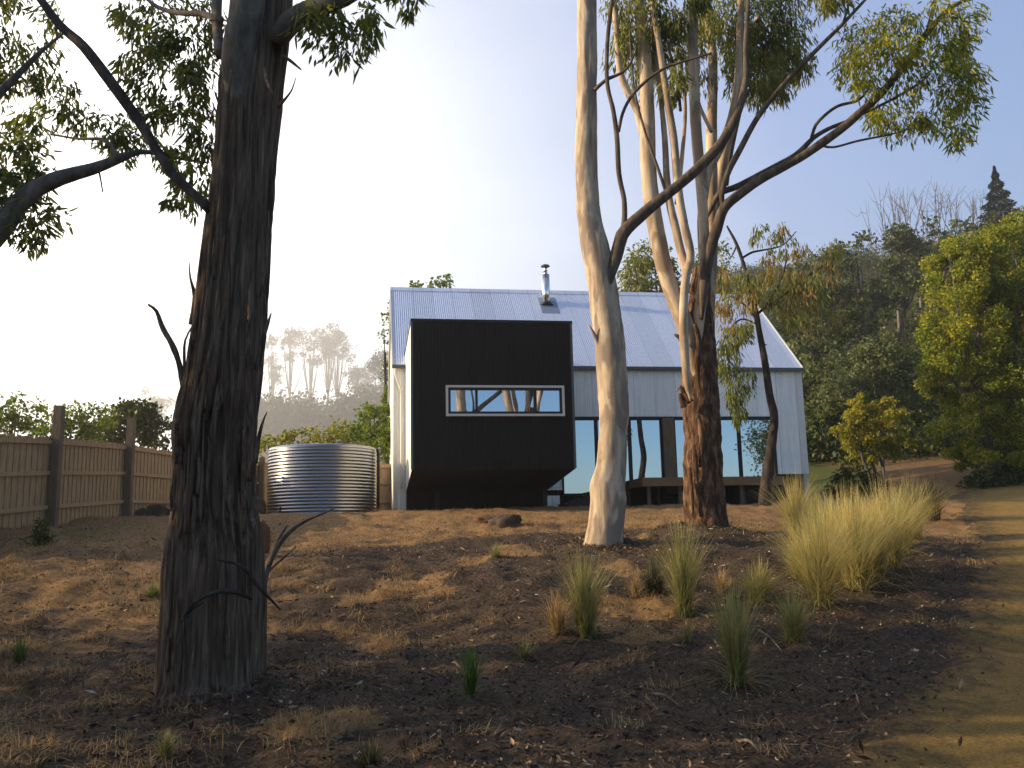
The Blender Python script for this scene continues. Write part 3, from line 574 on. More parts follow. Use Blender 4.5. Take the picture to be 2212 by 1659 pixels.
# --- pale straight gum in the middle
b = drop(1303, 1178); YP = float(b[1])
pale = thing('gum_tree', 'smooth pale gum tree forking beside the bay window, nearest trunk to the house front', 'tree', b)
pts = [(1300, 1225, 100), (1303, 1184, 86), (1309, 1130, 78), (1313, 1085, 75), (1312, 1050, 71), (1320, 1009, 64), (1324, 940, 60), (1326, 878, 61), (1318, 760, 62), (1312, 694, 63), (1300, 610, 62), (1288, 545, 56), (1275, 484, 52), (1267, 400, 48), (1266, 300, 45), (1268, 180, 43), (1268, 80, 41), (1267, 0, 39), (1266, -120, 35)]
P, R = pxpath(pts, YP, .2)
build('trunk', loc([tube(P, R, 44, .05, (.016, 1.8, .7), 4, .14)], pale), M['bark_pale'], pale)
PL = [([(1306, 670, 10), (1316, 600, 24), (1330, 556, 28), (1340, 520, 28), (1353, 495, 28), (1409, 445, 25), (1456, 408, 23), (1503, 368, 23), (1545, 325, 22), (1570, 290, 20), (1597, 234, 17), (1611, 164, 14), (1611, 94, 11), (1618, -20, 8)], -.1, 'bark_brown'),
      ([(1346, 505, 14), (1349, 470, 12), (1348, 430, 11), (1337, 375, 11), (1333, 300, 11), (1325, 240, 10), (1312, 180, 9), (1312, 94, 9), (1322, 0, 8), (1328, -60, 6)], -.2, 'bark_brown'),
      ([(1336, 285, 7), (1345, 245, 7), (1362, 211, 7), (1385, 185, 7), (1409, 164, 7), (1440, 145, 6), (1466, 136, 5), (1536, 115, 4)], -.4, 'bark_brown'),
      ([(1285, 194, 9), (1300, 180, 8), (1316, 169, 8), (1344, 157, 6), (1360, 140, 5), (1374, 110, 4)], -.3, 'bark_brown'),
      ([(1300, 755, 12), (1290, 735, 9), (1280, 715, 6), (1272, 703, 3)], -.1, 'bark_pale')]
for q, dy, mt in PL: limb(pale, q, YP, dy, mt, 12, .06, step=.08)
# --- many-stemmed gum
b = drop(1525, 1146); YM = float(b[1])
multi = thing('gum_tree', 'many-stemmed gum tree with red scaly base and fanning pale stems, right of centre', 'tree', b)
pts = [(1530, 1185, 130), (1526, 1150, 94), (1521, 1100, 83), (1518, 1030, 76), (1517, 950, 73), (1516, 880, 72), (1512, 820, 68), (1512, 760, 62), (1512, 700, 54), (1513, 640, 40), (1514, 580, 26)]
P, R = pxpath(pts, YM, .1)
build('trunk', loc([tube(P, R, 56, .05, (.05, 2.6, 1.6), 3, .14)], multi), M['bark_red'], multi)
S = [([(1508, 830, 14), (1496, 770, 34), (1477, 694, 38), (1459, 650, 37), (1438, 590, 36), (1424, 528, 36), (1409, 445, 36), (1400, 352, 34), (1399, 258, 32), (1394, 141, 30), (1386, 47, 27), (1380, -60, 22)], -.1, -.35, 's', 0),
     ([(1492, 868, 3), (1489, 850, 9), (1485, 830, 16), (1478, 746, 20), (1477, 660, 19), (1482, 598, 19), (1492, 550, 18), (1478, 484, 18), (1464, 400, 18), (1456, 305, 17), (1441, 211, 16), (1427, 120, 14), (1412, 20, 12), (1405, -60, 9)], -.42, -.5, 's', 0),
     ([(1483, 588, 18), (1470, 540, 19), (1459, 490, 18), (1447, 440, 17), (1440, 380, 15), (1436, 300, 13), (1428, 220, 11), (1416, 120, 9), (1404, 0, 6)], -.45, .2, 's', 0),
     ([(1511, 790, 6), (1509, 735, 18), (1511, 681, 24), (1522, 575, 24), (1520, 484, 23), (1514, 400, 23), (1504, 281, 24), (1498, 141, 24), (1495, 0, 20), (1495, -80, 15)], -.12, -.3, 's', 0),
     ([(1522, 900, 10), (1528, 800, 26), (1532, 650, 27), (1538, 540, 25), (1538, 422, 25), (1537, 280, 24), (1540, 141, 20), (1531, 50, 17), (1525, -60, 12)], .1, .5, 's', 0),
     ([(1511, 560, 4), (1513, 480, 14), (1520, 430, 18), (1531, 370, 19), (1560, 310, 19), (1582, 250, 19), (1596, 150, 17), (1600, 0, 14), (1604, -70, 10)], -.1, -.5, 's', 0),
     ([(1525, 640, 8), (1536, 550, 22), (1545, 470, 24), (1553, 395, 26), (1575, 285, 22), (1597, 215, 18), (1620, 120, 14), (1640, 30, 10)], .3, .8, 's', 0),
     ([(1515, 690, 8), (1522, 610, 22), (1532, 545, 25), (1548, 495, 24), (1564, 450, 22), (1597, 420, 21), (1644, 387, 20), (1690, 362, 19), (1737, 335, 19), (1784, 303, 19), (1822, 275, 18), (1855, 246, 18), (1900, 205, 17), (1940, 158, 16), (1975, 112, 15), (2003, 70, 14), (2030, 40, 12), (2066, 9, 9), (2117, -8, 6)], -.3, -.8, 'd', 0),
     ([(1528, 470, 5), (1545, 432, 13), (1562, 414, 14), (1597, 401, 15), (1667, 364, 14), (1720, 334, 13), (1756, 299, 10), (1790, 278, 9), (1830, 262, 8), (1853, 248, 6)], .1, -.6, 'd', 0),
     ([(1752, 304, 8), (1758, 280, 7), (1770, 260, 7), (1808, 230, 7), (1855, 216, 6), (1880, 186, 4)], -.3, -.3, 'd', 0),
     ([(1768, 313, 5), (1800, 318, 5), (1855, 304, 5), (1925, 290, 4), (1972, 276, 3)], -.6, -.3, 'd', 0), ([(1862, 247, 6), (1934, 211, 6), (1985, 180, 5), (2012, 158, 3)], -.65, -.2, 'd', 0),
     ([(1563, 450, 10), (1559, 420, 12), (1573, 372, 13), (1597, 326, 13), (1634, 258, 12), (1681, 196, 11), (1737, 135, 10), (1780, 92, 9), (1822, 50, 8), (1873, -5, 6)], -.45, -.5, 'd', 0), ([(1820, 52, 5), (1832, 15, 5), (1836, -30, 4)], -.9, -.1, 'd', 0), ([(2003, 72, 10), (2018, 10, 9), (2028, -50, 6)], -1.0, -.1, 'd', 0),
     ([(1402, 345, 6), (1388, 290, 16), (1377, 240, 17), (1352, 190, 16), (1339, 150, 15), (1335, 100, 14), (1326, 0, 12), (1322, -60, 9)], -.12, -.5, 's', 0),
     ([(1470, 240, 7), (1462, 170, 7), (1440, 90, 6), (1420, 20, 5)], -.5, -.2, 'd', 0), ([(1440, 420, 8), (1420, 360, 7), (1395, 290, 6), (1370, 190, 5), (1360, 60, 4)], -.7, -.2, 'd', 0),
     ([(1570, 400, 8), (1580, 330, 8), (1600, 240, 6)], 0, .1, 'd', 0), ([(1462, 440, 10), (1474, 330, 9), (1480, 230, 8), (1470, 120, 6)], -.2, .3, 's', 0), ([(1537, 285, 8), (1510, 225, 8), (1490, 150, 6)], -.3, .2, 's', 0)]
for i, (q, y0, dy, k, _) in enumerate(S): limb(multi, q, YM+y0, dy, 'bark_stem' if k == 's' else 'bark_brown', 14 if k == 's' else 10, .07, seed=i, step=.09)
# curling bark plates on the base
sh = []
for q in [[(1492, 870, 16), (1478, 850, 14), (1470, 835, 8), (1462, 845, 3)], [(1478, 880, 14), (1472, 862, 13), (1468, 850, 6)], [(1478, 742, 14), (1466, 728, 10), (1456, 722, 4)], [(1500, 700, 8), (1508, 730, 12), (1506, 790, 12), (1512, 850, 6)], [(1497, 960, 9), (1502, 1000, 12), (1506, 1060, 7)], [(1511, 905, 9), (1516, 955, 12), (1512, 1010, 6)], [(1490, 1010, 8), (1494, 1060, 10), (1496, 1110, 6)]]:
    P, R = pxpath(q, YM-.36, 0); sh.append(tube(P, R, 7, .05, None, 0, .4))
build('bark_strips', loc(sh, multi), M['bark_red'], multi)
FM = [clump(px, py, rx, ry, YM+dy_+1.2*(rng.random()-.5), 70) for px, py, rx, ry, dy_ in [(1400, 40, 60, 60, -.5), (1350, 30, 40, 60, -.4), (1460, 40, 70, 70, -.3), (1440, 130, 50, 60, -.4), (1530, 50, 70, 70, .2), (1600, 40, 70, 60, .4), (1660, 60, 70, 70, .6), (1620, 110, 70, 50, .4), (1690, 120, 55, 50, .6), (1700, 10, 50, 50, .4), (1670, 175, 55, 40, .6), (1640, 150, 50, 45, .5), (1580, 150, 35, 45, .3), (1500, 130, 40, 50, 0), (1390, 130, 35, 50, -.3), (1340, 110, 25, 35, -.4), (1465, 190, 30, 30, -.2), (1800, 0, 50, 25, -.8), (1770, -20, 50, 30, -.6), (1730, 150, 25, 30, .6), (1640, 200, 30, 20, .5)]]
build('foliage', loc(crown(FM, 1.5, .15, .014, .72, .30, 10, True, .25), multi), M['leaf_olive'], multi)
FR = [clump(px, py, rx, ry, YM-.8+1.2*(rng.random()-.5), 60) for px, py, rx, ry in [(1860, 90, 55, 50), (1920, 60, 60, 40), (1900, 130, 60, 45), (1850, 150, 45, 40), (1880, 190, 50, 30), (1970, 170, 50, 40), (2030, 110, 60, 50), (2080, 160, 50, 50), (2050, 210, 55, 45), (2090, 230, 35, 30), (2000, 40, 60, 35), (2060, 60, 50, 50), (1940, 250, 55, 30), (1980, 265, 60, 25), (2050, 280, 45, 25), (2075, 300, 25, 22), (1905, 240, 30, 22), (1960, 100, 50, 40), (2085, 110, 35, 60)]]
build('foliage', loc(crown(FR, 1.0, .14, .014, .6, .28, 12, True, .25), multi), M['leaf_yellow'], multi)
# --- thin dark sapling by the deck
YS = 25.4; bpt = at(1652, 1085, YS); bz = float(G(bpt[0], YS))
sap = thing('gum_sapling', 'thin dark leaning sapling with drooping rusty leaves in front of the deck', 'tree', (bpt[0], YS, bz))
P, R = pxpath([(1650, 1105, 30), (1655, 1050, 26), (1664, 980, 21), (1672, 905, 19), (1662, 850, 17), (1652, 780, 15), (1640, 715, 13), (1632, 670, 12), (1620, 620, 9), (1606, 570, 8), (1590, 525, 7), (1570, 488, 4)], YS, 0)
P[0, 2] = min(P[0, 2], bz-.2)
build('trunk', loc([tube(P, R, 12, .1, None, 2, .12)], sap), M['bark_twig'], sap)
for q in [[(1602, 558, 5), (1625, 545, 5), (1650, 540, 4), (1690, 530, 3), (1720, 500, 2)], [(1634, 680, 6), (1652, 665, 6), (1690, 640, 5), (1740, 600, 4), (1800, 560, 3)], [(1636, 690, 6), (1610, 660, 5), (1580, 640, 4), (1560, 650, 3)], [(1636, 700, 5), (1600, 690, 4), (1575, 720, 4), (1572, 780, 3)], [(1650, 668, 4), (1690, 600, 4), (1700, 540, 3)], [(1592, 528, 4), (1584, 548, 3), (1576, 560, 2)], [(1655, 745, 3), (1641, 741, 2)]]: limb(sap, q, YS, .4, 'bark_twig', 7)
FS = [clump(px, py, rx, ry, YS+.8*(rng.random()-.5), 45) for px, py, rx, ry in [(1615, 650, 30, 35), (1585, 620, 28, 30), (1570, 660, 22, 35), (1600, 700, 30, 30), (1580, 720, 26, 40), (1630, 610, 25, 30), (1660, 570, 25, 30), (1690, 530, 30, 25), (1680, 510, 22, 22), (1640, 505, 16, 18), (1690, 600, 40, 35), (1730, 610, 40, 35), (1720, 655, 40, 35), (1760, 640, 40, 40), (1790, 580, 28, 40), (1800, 540, 18, 30), (1770, 690, 40, 30), (1700, 680, 30, 30), (1555, 600, 18, 30), (1650, 640, 28, 30), (1730, 540, 16, 26)]]
build('foliage', loc(crown(FS[::2], .8, .20, .019, .75, .30, 9, True, .2), sap), M['leaf_rust'], sap)
build('foliage', loc(crown(FS[1::2], .8, .20, .019, .75, .30, 9, True, .2), sap), M['leaf_olive'], sap)
FS2 = [clump(px, py, rx, ry, YS-.4, 40) for px, py, rx, ry in [(1575, 790, 24, 45), (1590, 840, 28, 40), (1585, 890, 22, 35), (1610, 820, 20, 26), (1570, 740, 22, 26), (1605, 730, 20, 26)]]
build('foliage', loc(crown(FS2, 1.1, .20, .018, .8, .28, 9, True, .2), sap), M['leaf_gum'], sap)
# ------------------------------------------------------------------ trees and shrubs behind
def bush(name, label, cat, Y, clumps, mat, ln, wd, dens=1.5, droop=.25, subn=14, base=None, trunk='bark_far', group=None, tw=.02, sub=.26, depth=None, fine=False, stems=1, shell=.5):
    cl = [clump(px, py, rx, ry, Y+(rng.random()-.5)*.03*Y, depth) for px, py, rx, ry in clumps]
    cs = np.array([c for c, r in cl]); cx, cy = cs[:, 0].mean(), cs[:, 1].mean()
    if base is not None: q = at(base, 1000, Y); cx, cy = q[0], q[1]
    z0 = float(G(cx, cy)); root = thing(name, label, cat, (cx, cy, z0), group)
    top = cs[:, 2].max(); h = max(top-z0, .5); tb = []
    for s in range(stems):
        o = np.array([(s-(stems-1)/2)*h*.05, 0, 0])
        mid = np.array([cs[:, 0].mean(), cs[:, 1].mean(), z0+.55*(cs[:, 2].mean()-z0)])+o*2; tb.append(tube([np.array([cx, cy, z0-.3])+o, (mid+np.array([cx, cy, z0]))/2+o+rng.normal(size=3)*h*.012, mid, np.array([cs[:, 0].mean(), cs[:, 1].mean(), .6*top+.4*cs[:, 2].mean()])], [h*tw*1.2, h*tw, h*tw*.75, h*tw*.25], 10, h*.06, None, s, .06))
        for c, r in cl[s::stems]: tb.append(tube([mid, (mid+c)/2+np.array([0, 0, -.03*h]), c+np.array([0, 0, .3*r[2]])], [h*tw*.45, h*tw*.3, h*tw*.1], 6, h*.08))
    build('trunk', loc(tb, root), M[trunk], root)
    build('crown', loc(crown(cl, dens, ln, wd, droop, sub, subn, fine, shell), root), M[mat], root)
    return root
# left, beyond the fence
bush('shrub', 'pale sunlit feathery shrub beyond the fence at the left edge', 'shrub', 27, [(20, 900, 40, 40), (50, 890, 35, 35), (15, 930, 40, 35), (70, 930, 30, 30), (-30, 900, 40, 50), (40, 868, 18, 20)], 'leaf_lime', .13, .045, .8)
bush('shrub', 'bright green shrub behind the fence between the two tall posts', 'shrub', 30, [(110, 925, 40, 32), (150, 905, 40, 32), (185, 930, 40, 32), (95, 945, 30, 25), (215, 905, 30, 30), (165, 940, 40, 25)], 'leaf_lime', .13, .05, 1.2)
bush('round_bush', 'dark rounded bush behind the fence, right of the tall posts', 'bush', 34, [(280, 915, 60, 38), (320, 925, 45, 38), (240, 920, 40, 36), (300, 890, 45, 24), (345, 940, 30, 28), (265, 885, 26, 18), (225, 940, 40, 30)], 'leaf_dark', .16, .06, 2.0)
bush('shrub', 'yellow-green shrub against the house end, above the tank', 'shrub', 36.5, [(800, 915, 32, 36), (815, 945, 30, 30), (785, 940, 30, 25), (825, 900, 18, 30), (835, 945, 26, 40), (790, 890, 16, 18)], 'leaf_lime', .14, .055, 1.6)
bush('shrub', 'low golden shrub peeping over the tank roof', 'shrub', 37.5, [(650, 945, 36, 18), (600, 950, 34, 18), (700, 940, 36, 18), (740, 930, 34, 22), (575, 965, 20, 22), (760, 950, 30, 22)], 'leaf_yellow', .15, .05, 1.3)
bush('climber', 'wispy green shoots growing up the end of the house', 'plant', 39.5, [(830, 725, 7, 14), (832, 800, 8, 26), (836, 850, 8, 26), (833, 880, 9, 24)], 'leaf_lime', .16, .06, 1.0, base=838)
bush('shrub_tree', 'leafy treetop showing over the left end of the ridge', 'tree', 42, [(898, 616, 10, 9), (935, 616, 12, 9), (950, 610, 9, 12), (967, 606, 10, 12), (930, 650, 60, 26), (900, 690, 60, 30)], 'leaf_lime', .17, .07, 1.6)
bush('gum_tree', 'rounded bronze-green tree rising behind the ridge between the two gums', 'tree', 44, [(1385, 560, 38, 30), (1370, 590, 36, 36), (1415, 585, 40, 40), (1440, 560, 30, 30), (1360, 625, 34, 30), (1420, 630, 50, 30), (1500, 590, 50, 40), (1550, 560, 30, 36), (1400, 680, 60, 40)], 'leaf_olive', .2, .05, 1.3, .5)
# far misty gums
mist = [(590, 790, 720, 1080, 'leftmost tall gum fading in mist, half hidden by the big trunk'), (628, 760, 705, 1120, 'second misty gum from the big trunk, broad crown'), (668, 748, 700, 1160, 'third misty gum from the big trunk, slender with bare pole'), (705, 738, 695, 1120, 'tallest misty gum, fourth from the big trunk'), (742, 745, 705, 1160, 'fifth misty gum from the big trunk, beside the tallest'), (772, 800, 760, 1040, 'lower misty gum with a spreading crown, left of the darker pair'), (800, 810, 775, 1100, 'grey gum in the mist just left of the house end, nearer and darker'), (828, 790, 745, 720, 'dark gum in the mist touching the house end'), (345, 860, 830, 1100, 'pale ghostly gum in bright mist left of the big trunk')]
for px, cy, ty, Y_, lab in mist:
    cl = []; q_ = at(px, cy, Y_); g_ = 32 if px < 790 else 26
    for k in range(13):
        a = rng.normal()*.55; v_ = rng.random(); cl.append((px+a*g_*(.5+.6*math.sin(math.pi*min(1, v_+.25))), ty+10+v_*(cy+26-ty), 9+9*rng.random(), 7+7*rng.random()))
    r = bush('misty_gum', lab, 'tree', Y_, cl, 'leaf_mist', 1.9, .7, .8, .35, 10, px, group='gum trees fading in the mist', tw=.010, sub=.35, shell=.3)
scr = []
r_ = []
for i in range(90):
    px = 520+rng.random()*340; Y_ = 640+rng.random()*180; top = 845+35*rng.random()-30*max(0, (px-740)/100); q = at(px, top+30, Y_); s = mpp(q)
    r_.append((np.array([q[0], q[1], q[2]-8]), (32*s, 32*s, 32*s+6)))
o = build('far_scrub', crown(r_, .6, 2.6, 1.2, .2, .3, 14), M['leaf_mist']); o['kind'] = 'stuff'; tag(o, 'hazy mass of scrub on the rise below the misty gums', 'scrub')
# right side
bush('wattle_tree', 'big yellow-green wattle tree at the right edge beside the drive', 'tree', 37,
     [(2060, 640, 50, 60), (2100, 560, 45, 50), (2050, 560, 40, 40), (2130, 620, 60, 70), (2180, 680, 60, 70), (2040, 720, 45, 50), (2090, 740, 60, 60), (2160, 780, 70, 70), (2050, 810, 45, 40), (2020, 790, 30, 30), (2110, 840, 70, 50), (2190, 860, 60, 70), (2140, 530, 35, 35), (2210, 600, 50, 70), (2210, 770, 60, 80), (2120, 900, 60, 45), (2180, 940, 60, 60), (2070, 930, 40, 40), (2090, 990, 40, 30), (2250, 700, 60, 120), (2160, 1000, 50, 40), (2230, 1000, 50, 50)], 'leaf_yellow', .12, .038, 2.3, .25, 13, 2170, stems=2, depth=75, sub=.2, shell=.72)
bush('wattle_tree', 'bright yellow-green treetop at the right edge above the wattle', 'tree', 41, [(2200, 520, 34, 40), (2180, 500, 26, 26), (2230, 500, 50, 50), (2195, 570, 34, 36), (2235, 580, 50, 50), (2240, 660, 60, 80)], 'leaf_yellow', .13, .04, 2.3, .25, 13, sub=.2, shell=.72)
bush('golden_shrub', 'golden-tipped shrub at the foot of the hill, right of the house end', 'shrub', 41, [(1840, 900, 28, 26), (1855, 870, 20, 20), (1825, 920, 24, 22), (1870, 910, 30, 28), (1905, 885, 24, 22), (1920, 875, 18, 16), (1880, 950, 45, 30), (1840, 955, 25, 20), (1930, 930, 40, 40), (1848, 990, 18, 14), (1900, 980, 40, 24)], 'leaf_gold', .11, .036, 2.2, .25, 12, 1895, stems=3, sub=.2, shell=.7)
bush('wattle_tree', 'soft grey-green wattle between the house end and the golden shrub', 'tree', 47, [(1880, 770, 36, 40), (1850, 800, 40, 36), (1800, 840, 30, 40), (1830, 850, 40, 40), (1900, 810, 50, 46), (1940, 800, 40, 40), (1870, 860, 50, 40), (1950, 850, 50, 40), (1910, 740, 26, 26), (1960, 770, 30, 30)], 'leaf_mid', .17, .05, 1.6, .35, 18)
hill = [  # px, top, half width, depth, kind, label
    (1720, 600, 60, 62, 'leaf_dark', 'dark gum behind the right end of the roof'), (1790, 560, 60, 70, 'leaf_dark', 'dark gum on the hill foot above the sapling leaves'), (1860, 500, 62, 80, 'leaf_dark', 'flat-topped dark gum on the lower skyline'), (1940, 480, 66, 86, 'leaf_dark', 'broad dark gum on the middle skyline'), (2010, 470, 60, 92, 'leaf_dark', 'dark gum on the upper skyline left of the conifer'), (2075, 470, 60, 96, 'leaf_mid', 'greyish gum below the bare trees'), (2150, 460, 66, 98, 'leaf_dark', 'dark crown at the foot of the conifer'), (2230, 440, 66, 98, 'leaf_dark', 'dark crown on the skyline at the right edge'),
    (1775, 535, 46, 88, 'leaf_mid', 'greyish gum on the skyline just right of the sapling'), (1730, 560, 40, 84, 'leaf_dark', 'dark gum on the low skyline behind the sapling leaves'),
    (1760, 680, 60, 56, 'leaf_mid', 'olive tree just right of the roof slope'), (1850, 640, 70, 60, 'leaf_dark', 'deep green tree on the mid slope above the grey wattle'), (1950, 610, 70, 66, 'leaf_dark', 'deep green tree on the mid slope left of the wattle'), (2030, 600, 50, 72, 'leaf_dark', 'shadowed tree behind the yellow wattle'), (1770, 780, 50, 54, 'leaf_dark', 'dark bush tree beside the right house corner'), (1990, 740, 50, 54, 'leaf_dark', 'shadowed tree behind the grey wattle on its right'), (1985, 880, 60, 52, 'leaf_dark', 'dark bushy tree above the uphill track'), (1770, 880, 50, 52, 'leaf_dark', 'low dark tree beside the right house wall')]
for px, ty, hw, Y_, mt, lab in hill:
    cl = []
    for k in range(13):
        a = rng.random()*2-1; cl.append((px+a*hw*.8, ty+20+rng.random()**.8*150+abs(a)*25, 18+18*rng.random(), 14+14*rng.random()))
    cl.append((px, ty+18, 26, 14)); bush('hill_tree', lab, 'tree', Y_, cl, mt, .0042*Y_, .0015*Y_, 1.35, .3, 12, px, 'bark_twig', group='trees on the hillside', tw=.016)
us = []
for i in range(420):
    y_ = 48+rng.random()**1.1*120; x_ = y_*(.22+.42*rng.random()); z_ = float(G(x_, y_))
    if z_ < 5.2: continue
    us.append((np.array([x_, y_, z_+.3]), (2.4+1.2*rng.random(), 2.4, 1.5+.9*rng.random())))
o = build('hillside_scrub', crown(us, .5, .3, .12, .2, .3, 12), M['leaf_dark']); o['kind'] = 'stuff'; tag(o, 'dark undergrowth covering the hillside between the trees', 'scrub')
# conifer on the skyline
q = at(2160, 470, 100.); z0 = float(G(q[0], q[1])); con = thing('conifer', 'tall dark spire-topped conifer on the hill skyline', 'tree', (q[0], q[1], z0)); tp = at(2160, 358, 100.)[2]; h = tp-z0
build('trunk', loc([tube([[q[0], q[1], z0-.5], [q[0], q[1], z0+h*.5], [q[0], q[1], tp]], [.35, .22, .03], 8, 1.)], con), M['bark_far'], con)
C = []; D = []; LN = []
for i in range(9000):
    t = rng.random()**.75; r = (1-t)**1.15*h*.34*(.2+.8*rng.random()**.5)*(.72+.28*math.sin(t*70)); LN.append(.16+.55*(1-t)); a = rng.random()*6.283; C.append([q[0]+r*math.cos(a), q[1]+r*math.sin(a), z0+h*.25+t*h*.75-r*.25]); D.append([math.cos(a), math.sin(a), -.35])
build('crown', loc([leaves(np.array(C), np.array(D)+rng.normal(size=(9000, 3))*.3, np.array(LN), np.array(LN)*.25, 0, False)], con), M['leaf_conifer'], con)
# bare trees on the skyline
for px, ty, Y_, lab in [(1925, 415, 98, 'bare-branched tree on the skyline, leftmost of the leafless ones'), (1975, 405, 100, 'bare-branched tree second from the left on the skyline'), (2030, 395, 102, 'tallest bare tree on the skyline left of the conifer'), (2085, 415, 104, 'fine leafless tree close beside the conifer')]:
    q = at(px, 520, Y_); z0 = float(G(q[0], q[1])); rt = thing('bare_tree', lab, 'tree', (q[0], q[1], z0), 'leafless trees on the skyline'); tp = at(px, ty, Y_)[2]; h = tp-z0; tb = [tube([[q[0], q[1], z0-.4], [q[0]+.2, q[1], z0+h*.5]], [.22, .14], 7, 1.)]
    for k in range(9):
        a = rng.normal(size=2)*.55; s = np.array([q[0]+.2, q[1], z0+h*(.42+.08*rng.random())]); e = np.array([q[0]+a[0]*h*.22, q[1]+a[1]*h*.2, z0+h*(.82+.18*rng.random())]); m_ = (s+e)/2+np.array([a[0]*h*.05, 0, -.03*h]); tb.append(tube([s, m_, e], [.07, .045, .016], 5, .8))
        for j in range(4):
            e2 = e+np.array([rng.normal()*h*.06, rng.normal()*h*.04, rng.normal()*.04*h+.01*h]); tb.append(tube([m_+(e-m_)*rng.random(), (m_+e2)/2+(e-m_)*.25, e2], [.03, .02, .009], 4, .8))
    build('trunk', loc(tb, rt), M['bark_limb'], rt)
bush('shrub', 'dark shadowed shrub low beside the drive under the wattle', 'shrub', 36, [(2130, 1030, 40, 22), (2180, 1035, 40, 24), (2220, 1020, 40, 30), (2100, 1045, 26, 14), (2160, 1050, 40, 14)], 'leaf_dark', .14, .05, 1.6)
bush('shrub', 'grey-green shrub mound at the right corner of the house', 'shrub', 33, [(1810, 1050, 30, 26), (1850, 1040, 34, 32), (1885, 1050, 26, 28), (1830, 1030, 26, 22)], 'leaf_dark', .10, .03, 1.6)
# rows outside the frame: the left one shades the foreground, the right one shows in the glass doors
OUT = [(-13, -7, 9.5, 'gum in the row left of the camera, farthest behind it', 0), (-12.5, -3.4, 10.5, 'gum in the row left of the camera, second from behind', 0), (-13.5, .1, 11.5, 'gum in the row left of the camera, abreast of the drive bend', 0), (-12.5, 3.4, 11.5, 'gum in the row left of the camera, abreast of the big trunk', 0), (-14, 6.5, 11, 'gum in the row left of the camera, nearest the fence', 0),
       (31, 1, 10, 'broad gum across the drive, mirrored beside the multi-stemmed trunk', 1), (29, 8, 11, 'broad gum across the drive, mirrored in the right-hand doors', 1), (36, -2, 12, 'tall gum across the drive behind the broad pair', 1), (34, 5, 12, 'tall gum farthest across the drive', 1)]
for x_, y_, h_, lab, sd in OUT:
    z0 = float(G(x_, y_)); rt = thing('gum_tree', lab, 'tree', (x_, y_, z0), 'trees outside the right edge' if sd else 'trees outside the left edge')
    cl = [(np.array([x_+rng.normal()*(.9+.6*sd), y_+rng.normal()*(1.0+.6*sd), z0+(.6 if not sd else 2.5)+(h_-1.5-2*sd)*k/13]), (1.5, 1.7, 1.1)) for k in range(14)]
    build('trunk', loc([tube([[x_, y_, z0-.3], [x_+.2, y_, z0+h_*.5], [x_, y_, z0+h_*.9]], [.3, .22, .06], 10, .4)], rt), M['bark_dark'], rt)
    build('crown', loc(crown(cl, .75 if not sd else .7, .24, .07, .4, .35, 12, False, .2), rt), M['leaf_dark' if sd else 'leaf_gum'], rt)
# ------------------------------------------------------------------ tussocks, stones and sticks
def tussock(px, py, hp, wp, mat, label, n_=420, cat='grass tussock', name='tussock', wmul=1.):
    n = int(n_*1.35); b = drop(px, py); s = mpp(b); h = hp*s*1.1; rt_ = wp*.5*s
    root = np.array([b[0], b[1], float(GZ(b[0], b[1]))])
    a = rng.random(n)*6.283; r = np.sqrt(rng.random(n))*rt_*.30; X_ = root[0]+r*np.cos(a); Y_ = root[1]+r*np.sin(a); C = np.stack([X_, Y_, GZ(X_, Y_)-.03], 1)
    hh = h*(.35+.75*rng.random(n)**.8); pt, T = blades(C-root, hh, min(1.5, rt_/h*2.6), .0026*max(1, b[1]/9)*wmul, 5, droop=.6)
    k = max(20, n//3); a = rng.random(k)*6.283; r = np.sqrt(rng.random(k))*rt_*.34; X_ = root[0]+r*np.cos(a); Y_ = root[1]+r*np.sin(a)
    p2, T2 = blades(np.stack([X_, Y_, GZ(X_, Y_)-.02], 1)-root, h*(.2+.35*rng.random(k)), 2.6, .0026*max(1, b[1]/9), 5, droop=.75); T2 = .55+.45*T2
    o = build(name, [pt, p2], M[mat], attr={'t': np.concatenate([T, T2])}); o.location = tuple(root); return tag(o, label, cat, 'grass tussocks')
